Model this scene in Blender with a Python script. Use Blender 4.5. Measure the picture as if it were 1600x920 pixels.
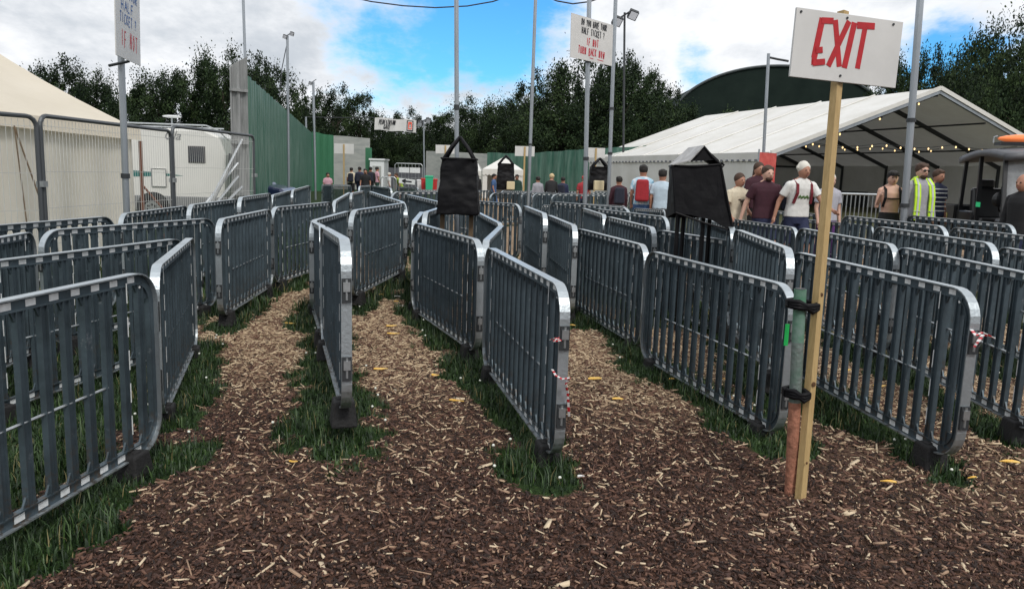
import bpy, bmesh, math, random
import numpy as np
from mathutils import Vector, Matrix, Quaternion, noise
random.seed(7); rng = np.random.default_rng(7)
R = math.radians
S = bpy.context.scene
for o in list(bpy.data.objects): bpy.data.objects.remove(o)
col = S.collection

# ------------------------------------------------------------------ camera
F, CX, CY, CAMZ = 1220.0, 800.0, 460.0, 1.65
PITCH, ROLL = math.atan(189/1220), math.atan(.032)
cd = bpy.data.cameras.new('camera'); cam = bpy.data.objects.new('camera', cd); col.objects.link(cam)
cd.sensor_width = 36; cd.lens = 36*F/1600; cd.clip_start = .05; cd.clip_end = 3000
CM = Matrix.Translation((0, 0, CAMZ)) @ (Matrix.Rotation(math.pi/2-PITCH, 4, 'X') @ Matrix.Rotation(ROLL, 4, 'Z'))
cam.matrix_world = CM
S.camera = cam
CR = CM.to_3x3()
def ray(px, py): return CR @ Vector(((px-CX)/F, (CY-py)/F, -1))
def atZ(px, py, z):
    r = ray(px, py); t = (z-CAMZ)/r.z
    return Vector((0, 0, CAMZ)) + r*t
def atY(px, py, d):
    r = ray(px, py); t = d/r.y
    return Vector((0, 0, CAMZ)) + r*t

# ------------------------------------------------------------------ world, sun, exposure
SUN_EL, SUN_AZ = R(46), R(158)      # azimuth clockwise from +Y
w = bpy.data.worlds.new('World'); S.world = w; w.use_nodes = True
nt = w.node_tree; N = nt.nodes; L = nt.links; N.clear()
out = N.new('ShaderNodeOutputWorld'); bg = N.new('ShaderNodeBackground'); bg.inputs['Strength'].default_value = .1
sky = N.new('ShaderNodeTexSky'); sky.sky_type = 'NISHITA'; sky.sun_disc = False
sky.sun_elevation = SUN_EL; sky.sun_rotation = SUN_AZ; sky.air_density = 1.2; sky.ozone_density = 2.0; sky.dust_density = .3
tc = N.new('ShaderNodeTexCoord')
def mth(op, a, b=None, c=None, clamp=False):
    n = N.new('ShaderNodeMath'); n.operation = op; n.use_clamp = clamp
    for i, v in enumerate((a, b, c)):
        if v is None: continue
        if isinstance(v, (int, float)): n.inputs[i].default_value = v
        else: L.new(v, n.inputs[i])
    return n.outputs[0]
sep = N.new('ShaderNodeSeparateXYZ'); L.new(tc.outputs['Generated'], sep.inputs[0])
zc = mth('MAXIMUM', sep.outputs[2], 0.0); zz = mth('ADD', zc, .30)
cmb = N.new('ShaderNodeCombineXYZ')
L.new(mth('DIVIDE', sep.outputs[0], zz), cmb.inputs[0]); L.new(mth('DIVIDE', sep.outputs[1], zz), cmb.inputs[1])
def nz(scale, det, rough, off=(0, 0, 0), sc=(1, 1, 1)):
    mp = N.new('ShaderNodeMapping'); mp.inputs['Location'].default_value = off; mp.inputs['Scale'].default_value = sc
    L.new(cmb.outputs[0], mp.inputs[0])
    n = N.new('ShaderNodeTexNoise'); n.inputs['Scale'].default_value = scale; n.inputs['Detail'].default_value = det
    n.inputs['Roughness'].default_value = rough; L.new(mp.outputs[0], n.inputs['Vector']); return n.outputs['Fac']
n1 = nz(1.0, 9, .55, (3.1, 1.7, 0), (1, .9, 1)); n2 = nz(2.4, 8, .6, (9, 2, 4), (1, .8, 1)); n3 = nz(5, 7, .62, (1, 12, 4), (1, .7, 1))
def lobe(px, py, power):
    d = ray(px, py).normalized()
    vm = N.new('ShaderNodeVectorMath'); vm.operation = 'DOT_PRODUCT'
    nv = N.new('ShaderNodeVectorMath'); nv.operation = 'NORMALIZE'; L.new(tc.outputs['Generated'], nv.inputs[0])
    L.new(nv.outputs[0], vm.inputs[0]); vm.inputs[1].default_value = d
    return mth('POWER', mth('MAXIMUM', vm.outputs['Value'], 0.0), power)
blue = mth('ADD', mth('MULTIPLY', lobe(700, 40, 90), .20), mth('MULTIPLY', lobe(830, 80, 200), .10))
blue = mth('ADD', blue, mth('MULTIPLY', lobe(1480, 85, 260), .20))
blue = mth('ADD', blue, mth('MULTIPLY', lobe(1085, 125, 500), .14))
dens = mth('ADD', mth('MULTIPLY', n1, .40), mth('MULTIPLY', n2, .36)); dens = mth('ADD', dens, mth('MULTIPLY', n3, .28))
dens = mth('SUBTRACT', mth('ADD', dens, .085), blue)
cov = N.new('ShaderNodeMapRange'); cov.interpolation_type = 'SMOOTHSTEP'
cov.inputs['From Min'].default_value = .36; cov.inputs['From Max'].default_value = .50; L.new(dens, cov.inputs['Value'])
shd = N.new('ShaderNodeMapRange'); shd.interpolation_type = 'SMOOTHSTEP'
shd.inputs['From Min'].default_value = .42; shd.inputs['From Max'].default_value = .72
L.new(mth('ADD', mth('MULTIPLY', n2, .5), mth('ADD', mth('MULTIPLY', n3, .5), mth('MULTIPLY', lobe(120, 60, 12), .10))), shd.inputs['Value'])
cl = N.new('ShaderNodeMix'); cl.data_type = 'RGBA'
cl.inputs[6].default_value = (8.6, 8.7, 8.9, 1); cl.inputs[7].default_value = (5.0, 5.4, 5.9, 1); L.new(shd.outputs[0], cl.inputs[0])
sk = N.new('ShaderNodeMix'); sk.data_type = 'RGBA'; sk.blend_type = 'MULTIPLY'; sk.inputs[0].default_value = 1
L.new(sky.outputs[0], sk.inputs[6]); sk.inputs[7].default_value = (.32, .85, 1.35, 1)
mx = N.new('ShaderNodeMix'); mx.data_type = 'RGBA'
L.new(cov.outputs[0], mx.inputs[0]); L.new(sk.outputs[2], mx.inputs[6]); L.new(cl.outputs[2], mx.inputs[7])
L.new(mx.outputs[2], bg.inputs[0]); L.new(bg.outputs[0], out.inputs[0])
sl = bpy.data.lights.new('sun', 'SUN'); sl.energy = 1.5; sl.angle = R(12); sl.color = (1, .95, .88)
so = bpy.data.objects.new('sun', sl); col.objects.link(so)
sd = Vector((math.sin(SUN_AZ)*math.cos(SUN_EL), math.cos(SUN_AZ)*math.cos(SUN_EL), math.sin(SUN_EL)))
so.rotation_euler = sd.to_track_quat('Z', 'Y').to_euler(); so.location = (0, -5, 20)
S.view_settings.view_transform = 'Standard'; S.view_settings.look = 'None'; S.view_settings.exposure = .30
S.view_settings.gamma = 1; S.view_settings.use_curve_mapping = False
S.render.engine = 'CYCLES'; S.render.resolution_x = 1024; S.render.resolution_y = 588

# ------------------------------------------------------------------ materials
MATS = {}
def mat(name, color, rough=.6, metal=0.0, var=0.0, vscale=8.0, bump=0.0, bscale=40.0, color2=None, alpha=None, emit=None, spec=.5, trans=0, coords='Object', stretch=(1, 1, 1)):
    if name in MATS: return MATS[name]
    m = bpy.data.materials.new(name); m.use_nodes = True; t = m.node_tree; b = t.nodes['Principled BSDF']
    b.inputs['Base Color'].default_value = (*color, 1); b.inputs['Roughness'].default_value = rough; b.inputs['Metallic'].default_value = metal
    b.inputs['Specular IOR Level'].default_value = spec
    tcn = t.nodes.new('ShaderNodeTexCoord'); mp = t.nodes.new('ShaderNodeMapping'); mp.inputs['Scale'].default_value = stretch
    t.links.new(tcn.outputs[coords], mp.inputs[0])
    if var or color2:
        n = t.nodes.new('ShaderNodeTexNoise'); n.inputs['Scale'].default_value = vscale; n.inputs['Detail'].default_value = 6; n.inputs['Roughness'].default_value = .65
        t.links.new(mp.outputs[0], n.inputs['Vector'])
        mr = t.nodes.new('ShaderNodeMapRange'); mr.inputs['From Min'].default_value = .32; mr.inputs['From Max'].default_value = .68
        t.links.new(n.outputs['Fac'], mr.inputs['Value'])
        mi = t.nodes.new('ShaderNodeMix'); mi.data_type = 'RGBA'; t.links.new(mr.outputs[0], mi.inputs[0])
        c2 = color2 or tuple(c*(1-var) for c in color)
        mi.inputs[6].default_value = (*color, 1); mi.inputs[7].default_value = (*c2, 1); t.links.new(mi.outputs[2], b.inputs['Base Color'])
        if metal > .2:
            m2 = t.nodes.new('ShaderNodeMapRange'); m2.inputs['To Min'].default_value = rough-.08; m2.inputs['To Max'].default_value = rough+.15
            t.links.new(n.outputs['Fac'], m2.inputs['Value']); t.links.new(m2.outputs[0], b.inputs['Roughness'])
    if bump:
        n = t.nodes.new('ShaderNodeTexNoise'); n.inputs['Scale'].default_value = bscale; n.inputs['Detail'].default_value = 5
        t.links.new(mp.outputs[0], n.inputs['Vector'])
        bp = t.nodes.new('ShaderNodeBump'); bp.inputs['Strength'].default_value = bump; bp.inputs['Distance'].default_value = .02
        t.links.new(n.outputs['Fac'], bp.inputs['Height']); t.links.new(bp.outputs[0], b.inputs['Normal'])
    if emit: b.inputs['Emission Color'].default_value = (*emit[:3], 1); b.inputs['Emission Strength'].default_value = emit[3]
    if trans: b.inputs['Transmission Weight'].default_value = trans
    if alpha is not None: b.inputs['Alpha'].default_value = alpha
    MATS[name] = m; return m
galv = mat('galvanised', (.55, .61, .65), .36, .8, var=.3, vscale=5, bump=.12, bscale=60)
slatm = mat('slat_metal', (.10, .138, .165), .42, .45, var=.5, vscale=4, bump=.1, bscale=30)
plate = mat('marker_white', (.80, .83, .84), .45, 0, var=.25, vscale=25)
rubber = mat('black_rubber', (.012, .012, .013), .8, 0, bump=.4, bscale=50)
zinc = mat('zinc', (.55, .58, .60), .35, .85, var=.3, vscale=20)
polem = mat('pole_aluminium', (.42, .46, .50), .38, .8, var=.3, vscale=3, stretch=(1, 1, .2))
wood = mat('new_pine', (.50, .36, .17), .7, 0, color2=(.38, .26, .11), vscale=6, bump=.25, bscale=20, stretch=(14, 14, 1))
woodold = mat('stake_wood', (.16, .11, .065), .85, 0, var=.5, vscale=9, stretch=(8, 8, 1), bump=.3, bscale=25)
whitepaint = mat('white_board', (.66, .66, .65), .5, 0, var=.14, vscale=2.5, bump=.05, bscale=12)
redtape = mat('red_tape', (.50, .012, .02), .45, 0, var=.25, vscale=20)
blackpaint = mat('black_marker', (.02, .022, .028), .6)
bluepaint = mat('blue_marker', (.03, .12, .36), .6)
redmark = mat('red_marker', (.50, .04, .06), .6)
blackcloth = mat('black_tarpaulin', (.006, .006, .008), .6, 0, bump=.5, bscale=7, var=.4, vscale=6, spec=.22)
canvas_w = mat('white_marquee_pvc', (.74, .74, .72), .45, 0, color2=(.62, .61, .57), vscale=.8, bump=.12, bscale=1.6)
canvas_c = mat('cream_tent_canvas', (.78, .72, .61), .7, 0, color2=(.68, .62, .51), vscale=.7, bump=.3, bscale=1.2)
canvas_wall = mat('cream_tent_wall', (.88, .86, .79), .7, 0, color2=(.78, .75, .67), vscale=1.1, bump=.5, bscale=1.8)
gable_in = mat('marquee_liner', (.42, .42, .40), .6, 0, var=.2, vscale=1)
def translucent(m, c, f):
    t = m.node_tree; b = t.nodes['Principled BSDF']; o = [n for n in t.nodes if n.type == 'OUTPUT_MATERIAL'][0]; tr_ = t.nodes.new('ShaderNodeBsdfTranslucent'); tr_.inputs[0].default_value = (*c, 1); mxs = t.nodes.new('ShaderNodeMixShader'); mxs.inputs[0].default_value = f
    t.links.new(b.outputs[0], mxs.inputs[1]); t.links.new(tr_.outputs[0], mxs.inputs[2]); t.links.new(mxs.outputs[0], o.inputs[0])
translucent(canvas_w, (.75, .74, .70), .07); translucent(canvas_c, (.72, .66, .55), .22); translucent(canvas_wall, (.85, .82, .72), .4)
darkframe = mat('dark_frame', (.05, .055, .06), .5, .5)
greenwall = mat('green_hoarding', (.018, .105, .068), .4, .1, color2=(.12, .21, .17), vscale=1.3, bump=.2, bscale=3, stretch=(3, 3, .5))
greenwall2 = mat('green_hoarding_flat', (.025, .13, .06), .55, 0, color2=(.04, .17, .09), vscale=1.0, stretch=(3, 3, .4))
greyhoard = mat('grey_hoarding', (.40, .41, .39), .6, .1, color2=(.27, .29, .28), vscale=1.4, stretch=(.6, 2, 3))
steel_sheet = mat('old_steel_sheet', (.36, .37, .37), .5, .4, color2=(.18, .19, .19), vscale=2, stretch=(4, 4, .5))
darktent = mat('dark_green_tent', (.009, .016, .014), .9, 0, spec=.1, color2=(.016, .026, .022), vscale=.4)
skin = mat('skin', (.42, .21, .14), .55, 0, var=.15, vscale=12)
skin_pale = mat('skin_pale', (.62, .38, .29), .55, 0, var=.12, vscale=12)

def weather(m, mud, zhi):
    t = m.node_tree; b = t.nodes['Principled BSDF']; src = b.inputs['Base Color'].links[0].from_socket; mp = [n for n in t.nodes if n.type == 'MAPPING'][0]
    oi = t.nodes.new('ShaderNodeObjectInfo'); cx = t.nodes.new('ShaderNodeCombineXYZ'); ml = t.nodes.new('ShaderNodeMath'); ml.operation = 'MULTIPLY'; ml.inputs[1].default_value = 37
    t.links.new(oi.outputs['Random'], ml.inputs[0]); t.links.new(ml.outputs[0], cx.inputs[0]); t.links.new(ml.outputs[0], cx.inputs[1]); t.links.new(cx.outputs[0], mp.inputs['Location'])
    sp = t.nodes.new('ShaderNodeSeparateXYZ'); tc_ = [n for n in t.nodes if n.type == 'TEX_COORD'][0]; t.links.new(tc_.outputs['Object'], sp.inputs[0])
    mr = t.nodes.new('ShaderNodeMapRange'); mr.inputs['From Min'].default_value = zhi; mr.inputs['From Max'].default_value = .08; t.links.new(sp.outputs[2], mr.inputs['Value'])
    n = t.nodes.new('ShaderNodeTexNoise'); n.inputs['Scale'].default_value = 22; n.inputs['Detail'].default_value = 7; n.inputs['Roughness'].default_value = .7; t.links.new(mp.outputs[0], n.inputs['Vector'])
    m1 = t.nodes.new('ShaderNodeMapRange'); m1.inputs['From Min'].default_value = .50; m1.inputs['From Max'].default_value = .62; t.links.new(n.outputs['Fac'], m1.inputs['Value'])
    mm = t.nodes.new('ShaderNodeMath'); mm.operation = 'MULTIPLY'; t.links.new(mr.outputs[0], mm.inputs[0]); t.links.new(m1.outputs[0], mm.inputs[1])
    mx_ = t.nodes.new('ShaderNodeMix'); mx_.data_type = 'RGBA'; t.links.new(mm.outputs[0], mx_.inputs[0]); t.links.new(src, mx_.inputs[6]); mx_.inputs[7].default_value = (*mud, 1)
    # brighter rubbed scuffs
    n2_ = t.nodes.new('ShaderNodeTexNoise'); n2_.inputs['Scale'].default_value = 9; n2_.inputs['Detail'].default_value = 9; n2_.inputs['Roughness'].default_value = .8; t.links.new(mp.outputs[0], n2_.inputs['Vector'])
    m2_ = t.nodes.new('ShaderNodeMapRange'); m2_.inputs['From Min'].default_value = .60; m2_.inputs['From Max'].default_value = .70; m2_.inputs['To Max'].default_value = .7; t.links.new(n2_.outputs['Fac'], m2_.inputs['Value'])
    mx2 = t.nodes.new('ShaderNodeMix'); mx2.data_type = 'RGBA'; t.links.new(m2_.outputs[0], mx2.inputs[0]); t.links.new(mx_.outputs[2], mx2.inputs[6]); mx2.inputs[7].default_value = (.34, .37, .40, 1)
    t.links.new(mx2.outputs[2], b.inputs['Base Color'])
weather(slatm, (.10, .072, .05), .42); weather(galv, (.12, .09, .06), .3)

# ------------------------------------------------------------------ mesh helpers
class MB:
    def __init__(s): s.v = []; s.f = []; s.m = []; s.mats = []
    def mi(s, m):
        if m not in s.mats: s.mats.append(m)
        return s.mats.index(m)
    def add(s, vs, fs, m):
        b = len(s.v); s.v += [tuple(v) for v in vs]; i = s.mi(m)
        for f in fs: s.f.append(tuple(b+k for k in f)); s.m.append(i)
    def box(s, c, size, m, rot=None, taper=1.0):
        c = Vector(c); hx, hy, hz = size[0]/2, size[1]/2, size[2]/2; vs = []
        for z in (-1, 1):
            k = taper if z > 0 else 1
            for x, y in ((-1, -1), (1, -1), (1, 1), (-1, 1)):
                v = Vector((x*hx*k, y*hy*k, z*hz)); vs.append(c + (rot @ v if rot else v))
        s.add(vs, [(3, 2, 1, 0), (4, 5, 6, 7), (0, 1, 5, 4), (1, 2, 6, 5), (2, 3, 7, 6), (3, 0, 4, 7)], m)
    def bar(s, p, q, wx, wy, m, up=(0, 0, 1)):
        p, q = Vector(p), Vector(q); d = (q-p); ln = d.length; d.normalize(); u = Vector(up)
        if abs(d.dot(u)) > .98: u = Vector((0, 1, 0))
        x = d.cross(u).normalized(); y = x.cross(d)
        r = Matrix((x, y, d)).transposed(); s.box((p+q)/2, (wx, wy, ln), m, r)
    def tube(s, pts, r, m, n=8, cap=True):
        pts = [Vector(p) for p in pts]; rs = r if isinstance(r, (list, tuple)) else [r]*len(pts); rings = []
        prev = None
        for i, p in enumerate(pts):
            d = (pts[min(i+1, len(pts)-1)] - pts[max(i-1, 0)]).normalized()
            if prev is None:
                u = Vector((0, 0, 1)) if abs(d.z) < .9 else Vector((1, 0, 0)); x = d.cross(u).normalized()
            else: x = (prev - d*prev.dot(d)).normalized()
            prev = x; y = d.cross(x)
            rings.append([p + (x*math.cos(a)+y*math.sin(a))*rs[i] for a in [2*math.pi*k/n for k in range(n)]])
        vs = [v for g in rings for v in g]; fs = []
        for i in range(len(pts)-1):
            for k in range(n): fs.append((i*n+k, i*n+(k+1) % n, (i+1)*n+(k+1) % n, (i+1)*n+k))
        if cap: fs.append(tuple(range(n-1, -1, -1))); fs.append(tuple((len(pts)-1)*n+k for k in range(n)))
        s.add(vs, fs, m)
    def ell(s, c, rad, m, nu=14, nv=9, rot=None):
        c = Vector(c); vs = []; fs = []
        for j in range(nv+1):
            th = math.pi*j/nv
            for i in range(nu):
                ph = 2*math.pi*i/nu; v = Vector((rad[0]*math.sin(th)*math.cos(ph), rad[1]*math.sin(th)*math.sin(ph), rad[2]*math.cos(th)))
                vs.append(c + (rot @ v if rot else v))
        for j in range(nv):
            for i in range(nu): fs.append((j*nu+i, (j+1)*nu+i, (j+1)*nu+(i+1) % nu, j*nu+(i+1) % nu))
        s.add(vs, fs, m)
    def cyl(s, c, axis, r, h, m, n=20):
        a = Vector(axis).normalized(); c = Vector(c); s.tube([c-a*h/2, c+a*h/2], r, m, n)
    def quad(s, a, b, c, d, m): s.add([a, b, c, d], [(0, 1, 2, 3)], m)
    def mesh(s, name, smooth=False):
        me = bpy.data.meshes.new(name); me.from_pydata(s.v, [], s.f)
        for m in s.mats: me.materials.append(m)
        me.polygons.foreach_set('material_index', s.m)
        if smooth: me.polygons.foreach_set('use_smooth', [True]*len(s.f))
        me.update(); return me
    def build(s, name, parent=None, smooth=False, bevel=0):
        o = bpy.data.objects.new(name, s.mesh(name, smooth)); col.objects.link(o)
        if parent: o.parent = parent
        if bevel:
            b = o.modifiers.new('bevel', 'BEVEL'); b.width = bevel; b.segments = 2; b.limit_method = 'ANGLE'
        return o
def tag(o, label=None, cat=None, group=None, kind=None):
    for k, v in (('label', label), ('category', cat), ('group', group), ('kind', kind)):
        if v: o[k] = v
    return o
def empty(name, loc, label, cat, group=None, rz=0):
    o = bpy.data.objects.new(name, None); col.objects.link(o); o.location = loc; o.rotation_euler = (0, 0, rz); o.empty_display_size = .1
    return tag(o, label, cat, group)
def extrude_poly(mb, pts2, thick, m, frame):
    """pts2: outline (x,z); frame(x,y,z)->world"""
    n = len(pts2); vs = [frame(x, -thick/2, z) for x, z in pts2] + [frame(x, thick/2, z) for x, z in pts2]
    fs = [tuple(range(n)), tuple(range(2*n-1, n-1, -1))] + [(i, i+n, (i+1) % n+n, (i+1) % n) for i in range(n)]
    mb.add(vs, fs, m)

# ------------------------------------------------------------------ barrier rows (pixel of the top corners at each end)
BL, BH, BF = 2.2, .95, .10
def yh(px): return 271+.032*(px-800)
def endT(px, py, T):                        # point of the top rail, T metres below the eye
    return atZ(px, py, CAMZ-T)
def solve(a, b, T=None, lo=.45, hi=.68):
    """both ends T below the eye, T chosen so that the barrier is 2.2 m long"""
    if T is None:
        l1 = (endT(*a, 1.0)-endT(*b, 1.0)).length; T = min(hi, max(lo, BL/l1))
    if not isinstance(T, tuple): T = (T, T)
    return endT(*a, T[0]), endT(*b, T[1])
ROWS = [  # (row description, group, [ (a, b, T) ... ])
 ('on the near left verge beside the path', [((-300, 560), (237, 421), .575), ((240, 418), (299, 369), None)]),
 ('slanting behind the near left corner', [((-70, 414), (287, 371), None)]),
 ('second back at the left edge', [((-120, 391), (50, 361), .57), ((62, 360), (334, 340), .57)]),
 ('nearest the wire fence on the left', [((-140, 362), (176, 337), .57), ((187, 334), (292, 321), None), ((294, 320), (372, 310.5), None), ((373, 308.5), (422, 301.5), None), ((424, 305), (455, 297), .6), ((456, 297), (484, 289.5), .55)]),
 ('along the left side of the left path', [((340, 343), (422, 326), None), ((424, 324), (518, 315), None), ((521, 315), (547, 300), .55), ((548, 302), (568, 298), .55)]),
 ('between the two brown paths', [((541, 374), (505, 353.5), (.37, .485)), ((504.5, 353), (487, 345), (.485, .60)), ((487, 345), (546, 329), None), ((548, 329), (632, 316.5), None), ((634, 317), (575, 298), None)]),
 ('under the hanging black bag', [((752, 376), (648, 347), None), ((647, 346), (660, 330), None), ((663, 332), (700, 320), None), ((742, 329), (784, 350), .6), ((785, 351), (758, 377), None)]),
 ('ending in the middle with red and white tape', [((885, 448), (763, 384), None)]),
 ('just right of the middle path', [((1242, 448), (1013, 390), None), ((1012, 384), (902, 356), None), ((900, 353), (856, 335), None), ((853, 334), (819, 321), None)]),
 ('behind the hanging bag at centre', [((634, 303), (690, 316), None), ((700, 310), (814, 319), None), ((611, 299.5), (745, 299.5), None)]),
 ('second back from the wooden exit post', [((1217, 387), (1024, 358), None), ((1024, 356), (948, 337.5), None), ((946, 336), (910, 324.5), None), ((1238, 390), (1150, 357), None), ((1148, 356), (1090, 337), None)]),
 ('right of the wooden exit post', [((1530, 456), (1237, 391), None), ((1247, 356), (1140, 341), None), ((1128, 343), (1050, 331.5), None), ((1045, 339), (928, 325.5), None), ((908, 322), (846, 320), None)]),
 ('third back on the right', [((1404, 383), (1248, 355), None), ((1217, 337.5), (1080, 329), None), ((985, 325), (860, 314.5), None)]),
 ('leaving the right edge of the picture', [((1660, 437), (1403, 384), None), ((1368, 353), (1222, 339), None), ((1040, 328), (990, 325), .55)]),
 ('fourth back on the right', [((1560, 381), (1368, 352.5), None), ((1303, 336), (1157, 325.5), None)]),
 ('at the far right behind the tape end', [((1800, 428), (1561, 384), None), ((1482, 354), (1317, 336), None)]),
 ('in front of the utility buggy', [((1670, 376), (1486, 354), None), ((1588, 351), (1417, 335.5), None)]),
 ('far back across the middle', [((766, 301), (880, 300.5), .6), ((815, 300.8), (925, 302.5), .6), ((832, 302), (945, 304), .58), ((862, 303), (995, 305), .58), ((888, 300.5), (1000, 303), .6), ((995, 303.5), (1045, 307), .55),
     ((860, 315.5), (982, 322), .58), ((1000, 309), (1050, 312), .55), ((690, 297.5), (770, 297.5), .6), ((783, 298), (830, 298.5), .6), ((826, 298), (905, 299), .6), ((925, 299), (1010, 301), .6)]),
 ('at the far end near the gate', [((503, 288), (519, 288), .6), ((519, 288.5), (549, 289), .6), ((561, 291), (580, 289.5), .55), ((580, 290), (612, 294), .55), ((620, 291.5), (654, 293), .55), ((650, 296), (690, 297), .55)]),
]
barr = []; feet_pts = []; segs = []
ORD = ['nearest', 'second', 'third', 'fourth', 'fifth', 'sixth', 'seventh', 'eighth', 'ninth', 'tenth', 'eleventh', 'twelfth']
for desc, items in ROWS:
    for i, (a, b, T) in enumerate(items):
        A, B = solve(a, b, T)
        if desc.startswith('on the near left') and i == 0: B = endT(237, 421, .56); A = Vector((-2.16, B.y-2.18, B.z+.0))
        elif (A-B).length > 2.75 and (a[0] < 0):      # only the visible end is measured: keep the true length
            A = B+(A-B).normalized()*BL
        barr.append((A, B, desc, i, len(items)))
        g1, g2 = A.copy(), B.copy(); g1.z -= BH+BF; g2.z -= BH+BF
        segs.append((g1, g2)); feet_pts += [g1, (g1+g2)/2, g2]
        print('BAR', desc[:28], i, 'L=%.2f' % (A-B).length, 'd=%.1f %.1f' % (A.y, B.y), 'z=%.2f %.2f' % (g1.z, g2.z), 'x=%.1f %.1f' % (A.x, B.x))

FP = np.array([tuple(p) for p in feet_pts])
EXTRA = np.array([(4.5, 13.5, .22), (5.5, 13.5, .25), (6.6, 13.5, .26), (8.5, 13, .26), (8, 11, .22), (8.5, 15, .28), (3, 17, .15), (10, 20, .32), (14, 30, .35), (10, 32, .35), (20, 34, .35), (9, 40, .35), (3, 45, .2), (18, 45, .35), (1.5, 4, 0), (0, 3, 0), (-1, 3, .02), (7, 20, .3), (12, 12, .3)])
def terrain(x, y):
    """x, y arrays"""
    x = np.asarray(x, float); y = np.asarray(y, float); sh = x.shape; x = x.ravel(); y = y.ravel(); num = np.zeros(x.size); den = np.full(x.size, .02)
    for (px_, py_, pz_) in FP:
        s2 = 2*(.55+.03*py_)**2; wt = np.exp(-((x-px_)**2+(y-py_)**2)/s2); num += wt*pz_; den += wt
    for (px_, py_, pz_) in EXTRA:
        s2 = 2*(.8+.14*py_)**2; wt = .5*np.exp(-((x-px_)**2+(y-py_)**2)/s2); num += wt*pz_; den += wt
    return (num/den).reshape(sh)
def gz(x, y): return float(terrain([x], [y])[0])

def segdist(x, y, ss=None):
    d = np.full(np.shape(x), 1e9)
    for a, b in (ss or segs):
        ax, ay, bx, by = a.x, a.y, b.x, b.y; dx, dy = bx-ax, by-ay
        t = np.clip(((x-ax)*dx+(y-ay)*dy)/(dx*dx+dy*dy), 0, 1)
        d = np.minimum(d, np.hypot(x-ax-t*dx, y-ay-t*dy))
    return d
def fnoise(x, y, sc, seed=0):
    """cheap smooth value noise"""
    r = np.random.default_rng(seed).random((128, 128)); u = np.asarray(x)*sc; v = np.asarray(y)*sc
    i = np.floor(u).astype(int); j = np.floor(v).astype(int); fu = u-i; fv = v-j; fu = fu*fu*(3-2*fu); fv = fv*fv*(3-2*fv)
    g = lambda a, b: r[a % 128, b % 128]
    return g(i, j)*(1-fu)*(1-fv)+g(i+1, j)*fu*(1-fv)+g(i, j+1)*(1-fu)*fv+g(i+1, j+1)*fu*fv
def sstep(a, b, v): t = np.clip((v-a)/(b-a), 0, 1); return t*t*(3-2*t)
vergesegs = segs
def inpoly(x, y, P):
    c = np.zeros(np.shape(x), bool); n = len(P)
    for i in range(n):
        x1, y1 = P[i]; x2, y2 = P[(i+1) % n]
        c ^= ((y1 > y) != (y2 > y)) & (x < (x2-x1)*(y-y1)/((y2-y1) if y2 != y1 else 1e-9)+x1)
    return c
def grassness(x, y):
    x = np.asarray(x, float); y = np.asarray(y, float)
    wob = fnoise(x, y, 2.2, 1)*.30+fnoise(x, y, 9, 2)*.20-.10
    d = segdist(x, y)
    g = 1-sstep(.14, .38, d+wob-.10)
    leftline = -2.35-.30*np.maximum(y-4.2, 0)*(y < 7)-.84*(y >= 7)-.02*np.maximum(y-7, 0)  # grassy field left of the left rows
    g = np.maximum(g, sstep(.25, -.05, x-leftline+wob-.2)*(1-sstep(16, 19, y)*.2))
    g = np.maximum(g, sstep(16, 22, y)*.55*(np.abs(x+1) > 1.6))
    far = sstep(9, 13, y)*.5*fnoise(x, y, 1.3, 5)
    return np.clip(np.maximum(g, far*(x > 1.2)), 0, 1)
def strawness(x, y):
    s = sstep(4.5, 6.6, y)*.95+fnoise(x, y, 1.1, 11)*.28-.14+sstep(1.7, 2.6, x)*sstep(3.2, 4.6, y)*.45
    return np.clip(s, 0, 1)

# ------------------------------------------------------------------ ground
def axis(lo, hi, step, outs): 
    return np.array(sorted(set(np.round(np.arange(lo, hi, step), 4)).union(outs)))
xs = axis(-7, 9, .07, [-600, -300, -150, -80, -45, -30, -22, -17, -13, -11, -9.5, -8.5, -7.7, 9.6, 10.5, 12, 14, 17, 22, 30, 45, 80, 150, 300, 600])
ys = axis(1, 16, .07, [-200, -60, -20, -8, -3, 0] + [16+.6*k for k in range(25)] + [32, 34, 37, 41, 46, 52, 60, 75, 100, 150, 250, 500, 1200])
GX, GY = np.meshgrid(xs, ys); GZ = terrain(GX, GY)
GZ = GZ+(fnoise(GX, GY, 6, 3)-.5)*.02*(np.abs(GX) < 10)*(GY < 16)
nx, ny = len(xs), len(ys)
me = bpy.data.meshes.new('ground')
V = np.stack([GX.ravel(), GY.ravel(), GZ.ravel()], 1)
ii = np.arange(nx*ny).reshape(ny, nx); Q = np.stack([ii[:-1, :-1].ravel(), ii[:-1, 1:].ravel(), ii[1:, 1:].ravel(), ii[1:, :-1].ravel()], 1)
def fast_mesh(me, V, Q):
    me.vertices.add(len(V)); me.vertices.foreach_set('co', V.astype(np.float32).ravel())
    k = Q.shape[1]; me.loops.add(Q.size); me.loops.foreach_set('vertex_index', Q.astype(np.int32).ravel())
    me.polygons.add(len(Q)); me.polygons.foreach_set('loop_start', np.arange(0, Q.size, k, dtype=np.int32)); me.polygons.foreach_set('loop_total', np.full(len(Q), k, dtype=np.int32))
    me.update(calc_edges=True)
fast_mesh(me, V, Q)
me.polygons.foreach_set('use_smooth', [True]*len(Q))
for nm, fn in (('grass', grassness), ('straw', strawness)):
    at = me.attributes.new(nm, 'FLOAT', 'POINT'); at.data.foreach_set('value', fn(GX, GY).ravel().astype(np.float32))
gm = bpy.data.materials.new('earth_and_turf'); gm.use_nodes = True; t = gm.node_tree; b = t.nodes['Principled BSDF']; b.inputs['Roughness'].default_value = .9; b.inputs['Specular IOR Level'].default_value = .2
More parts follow.
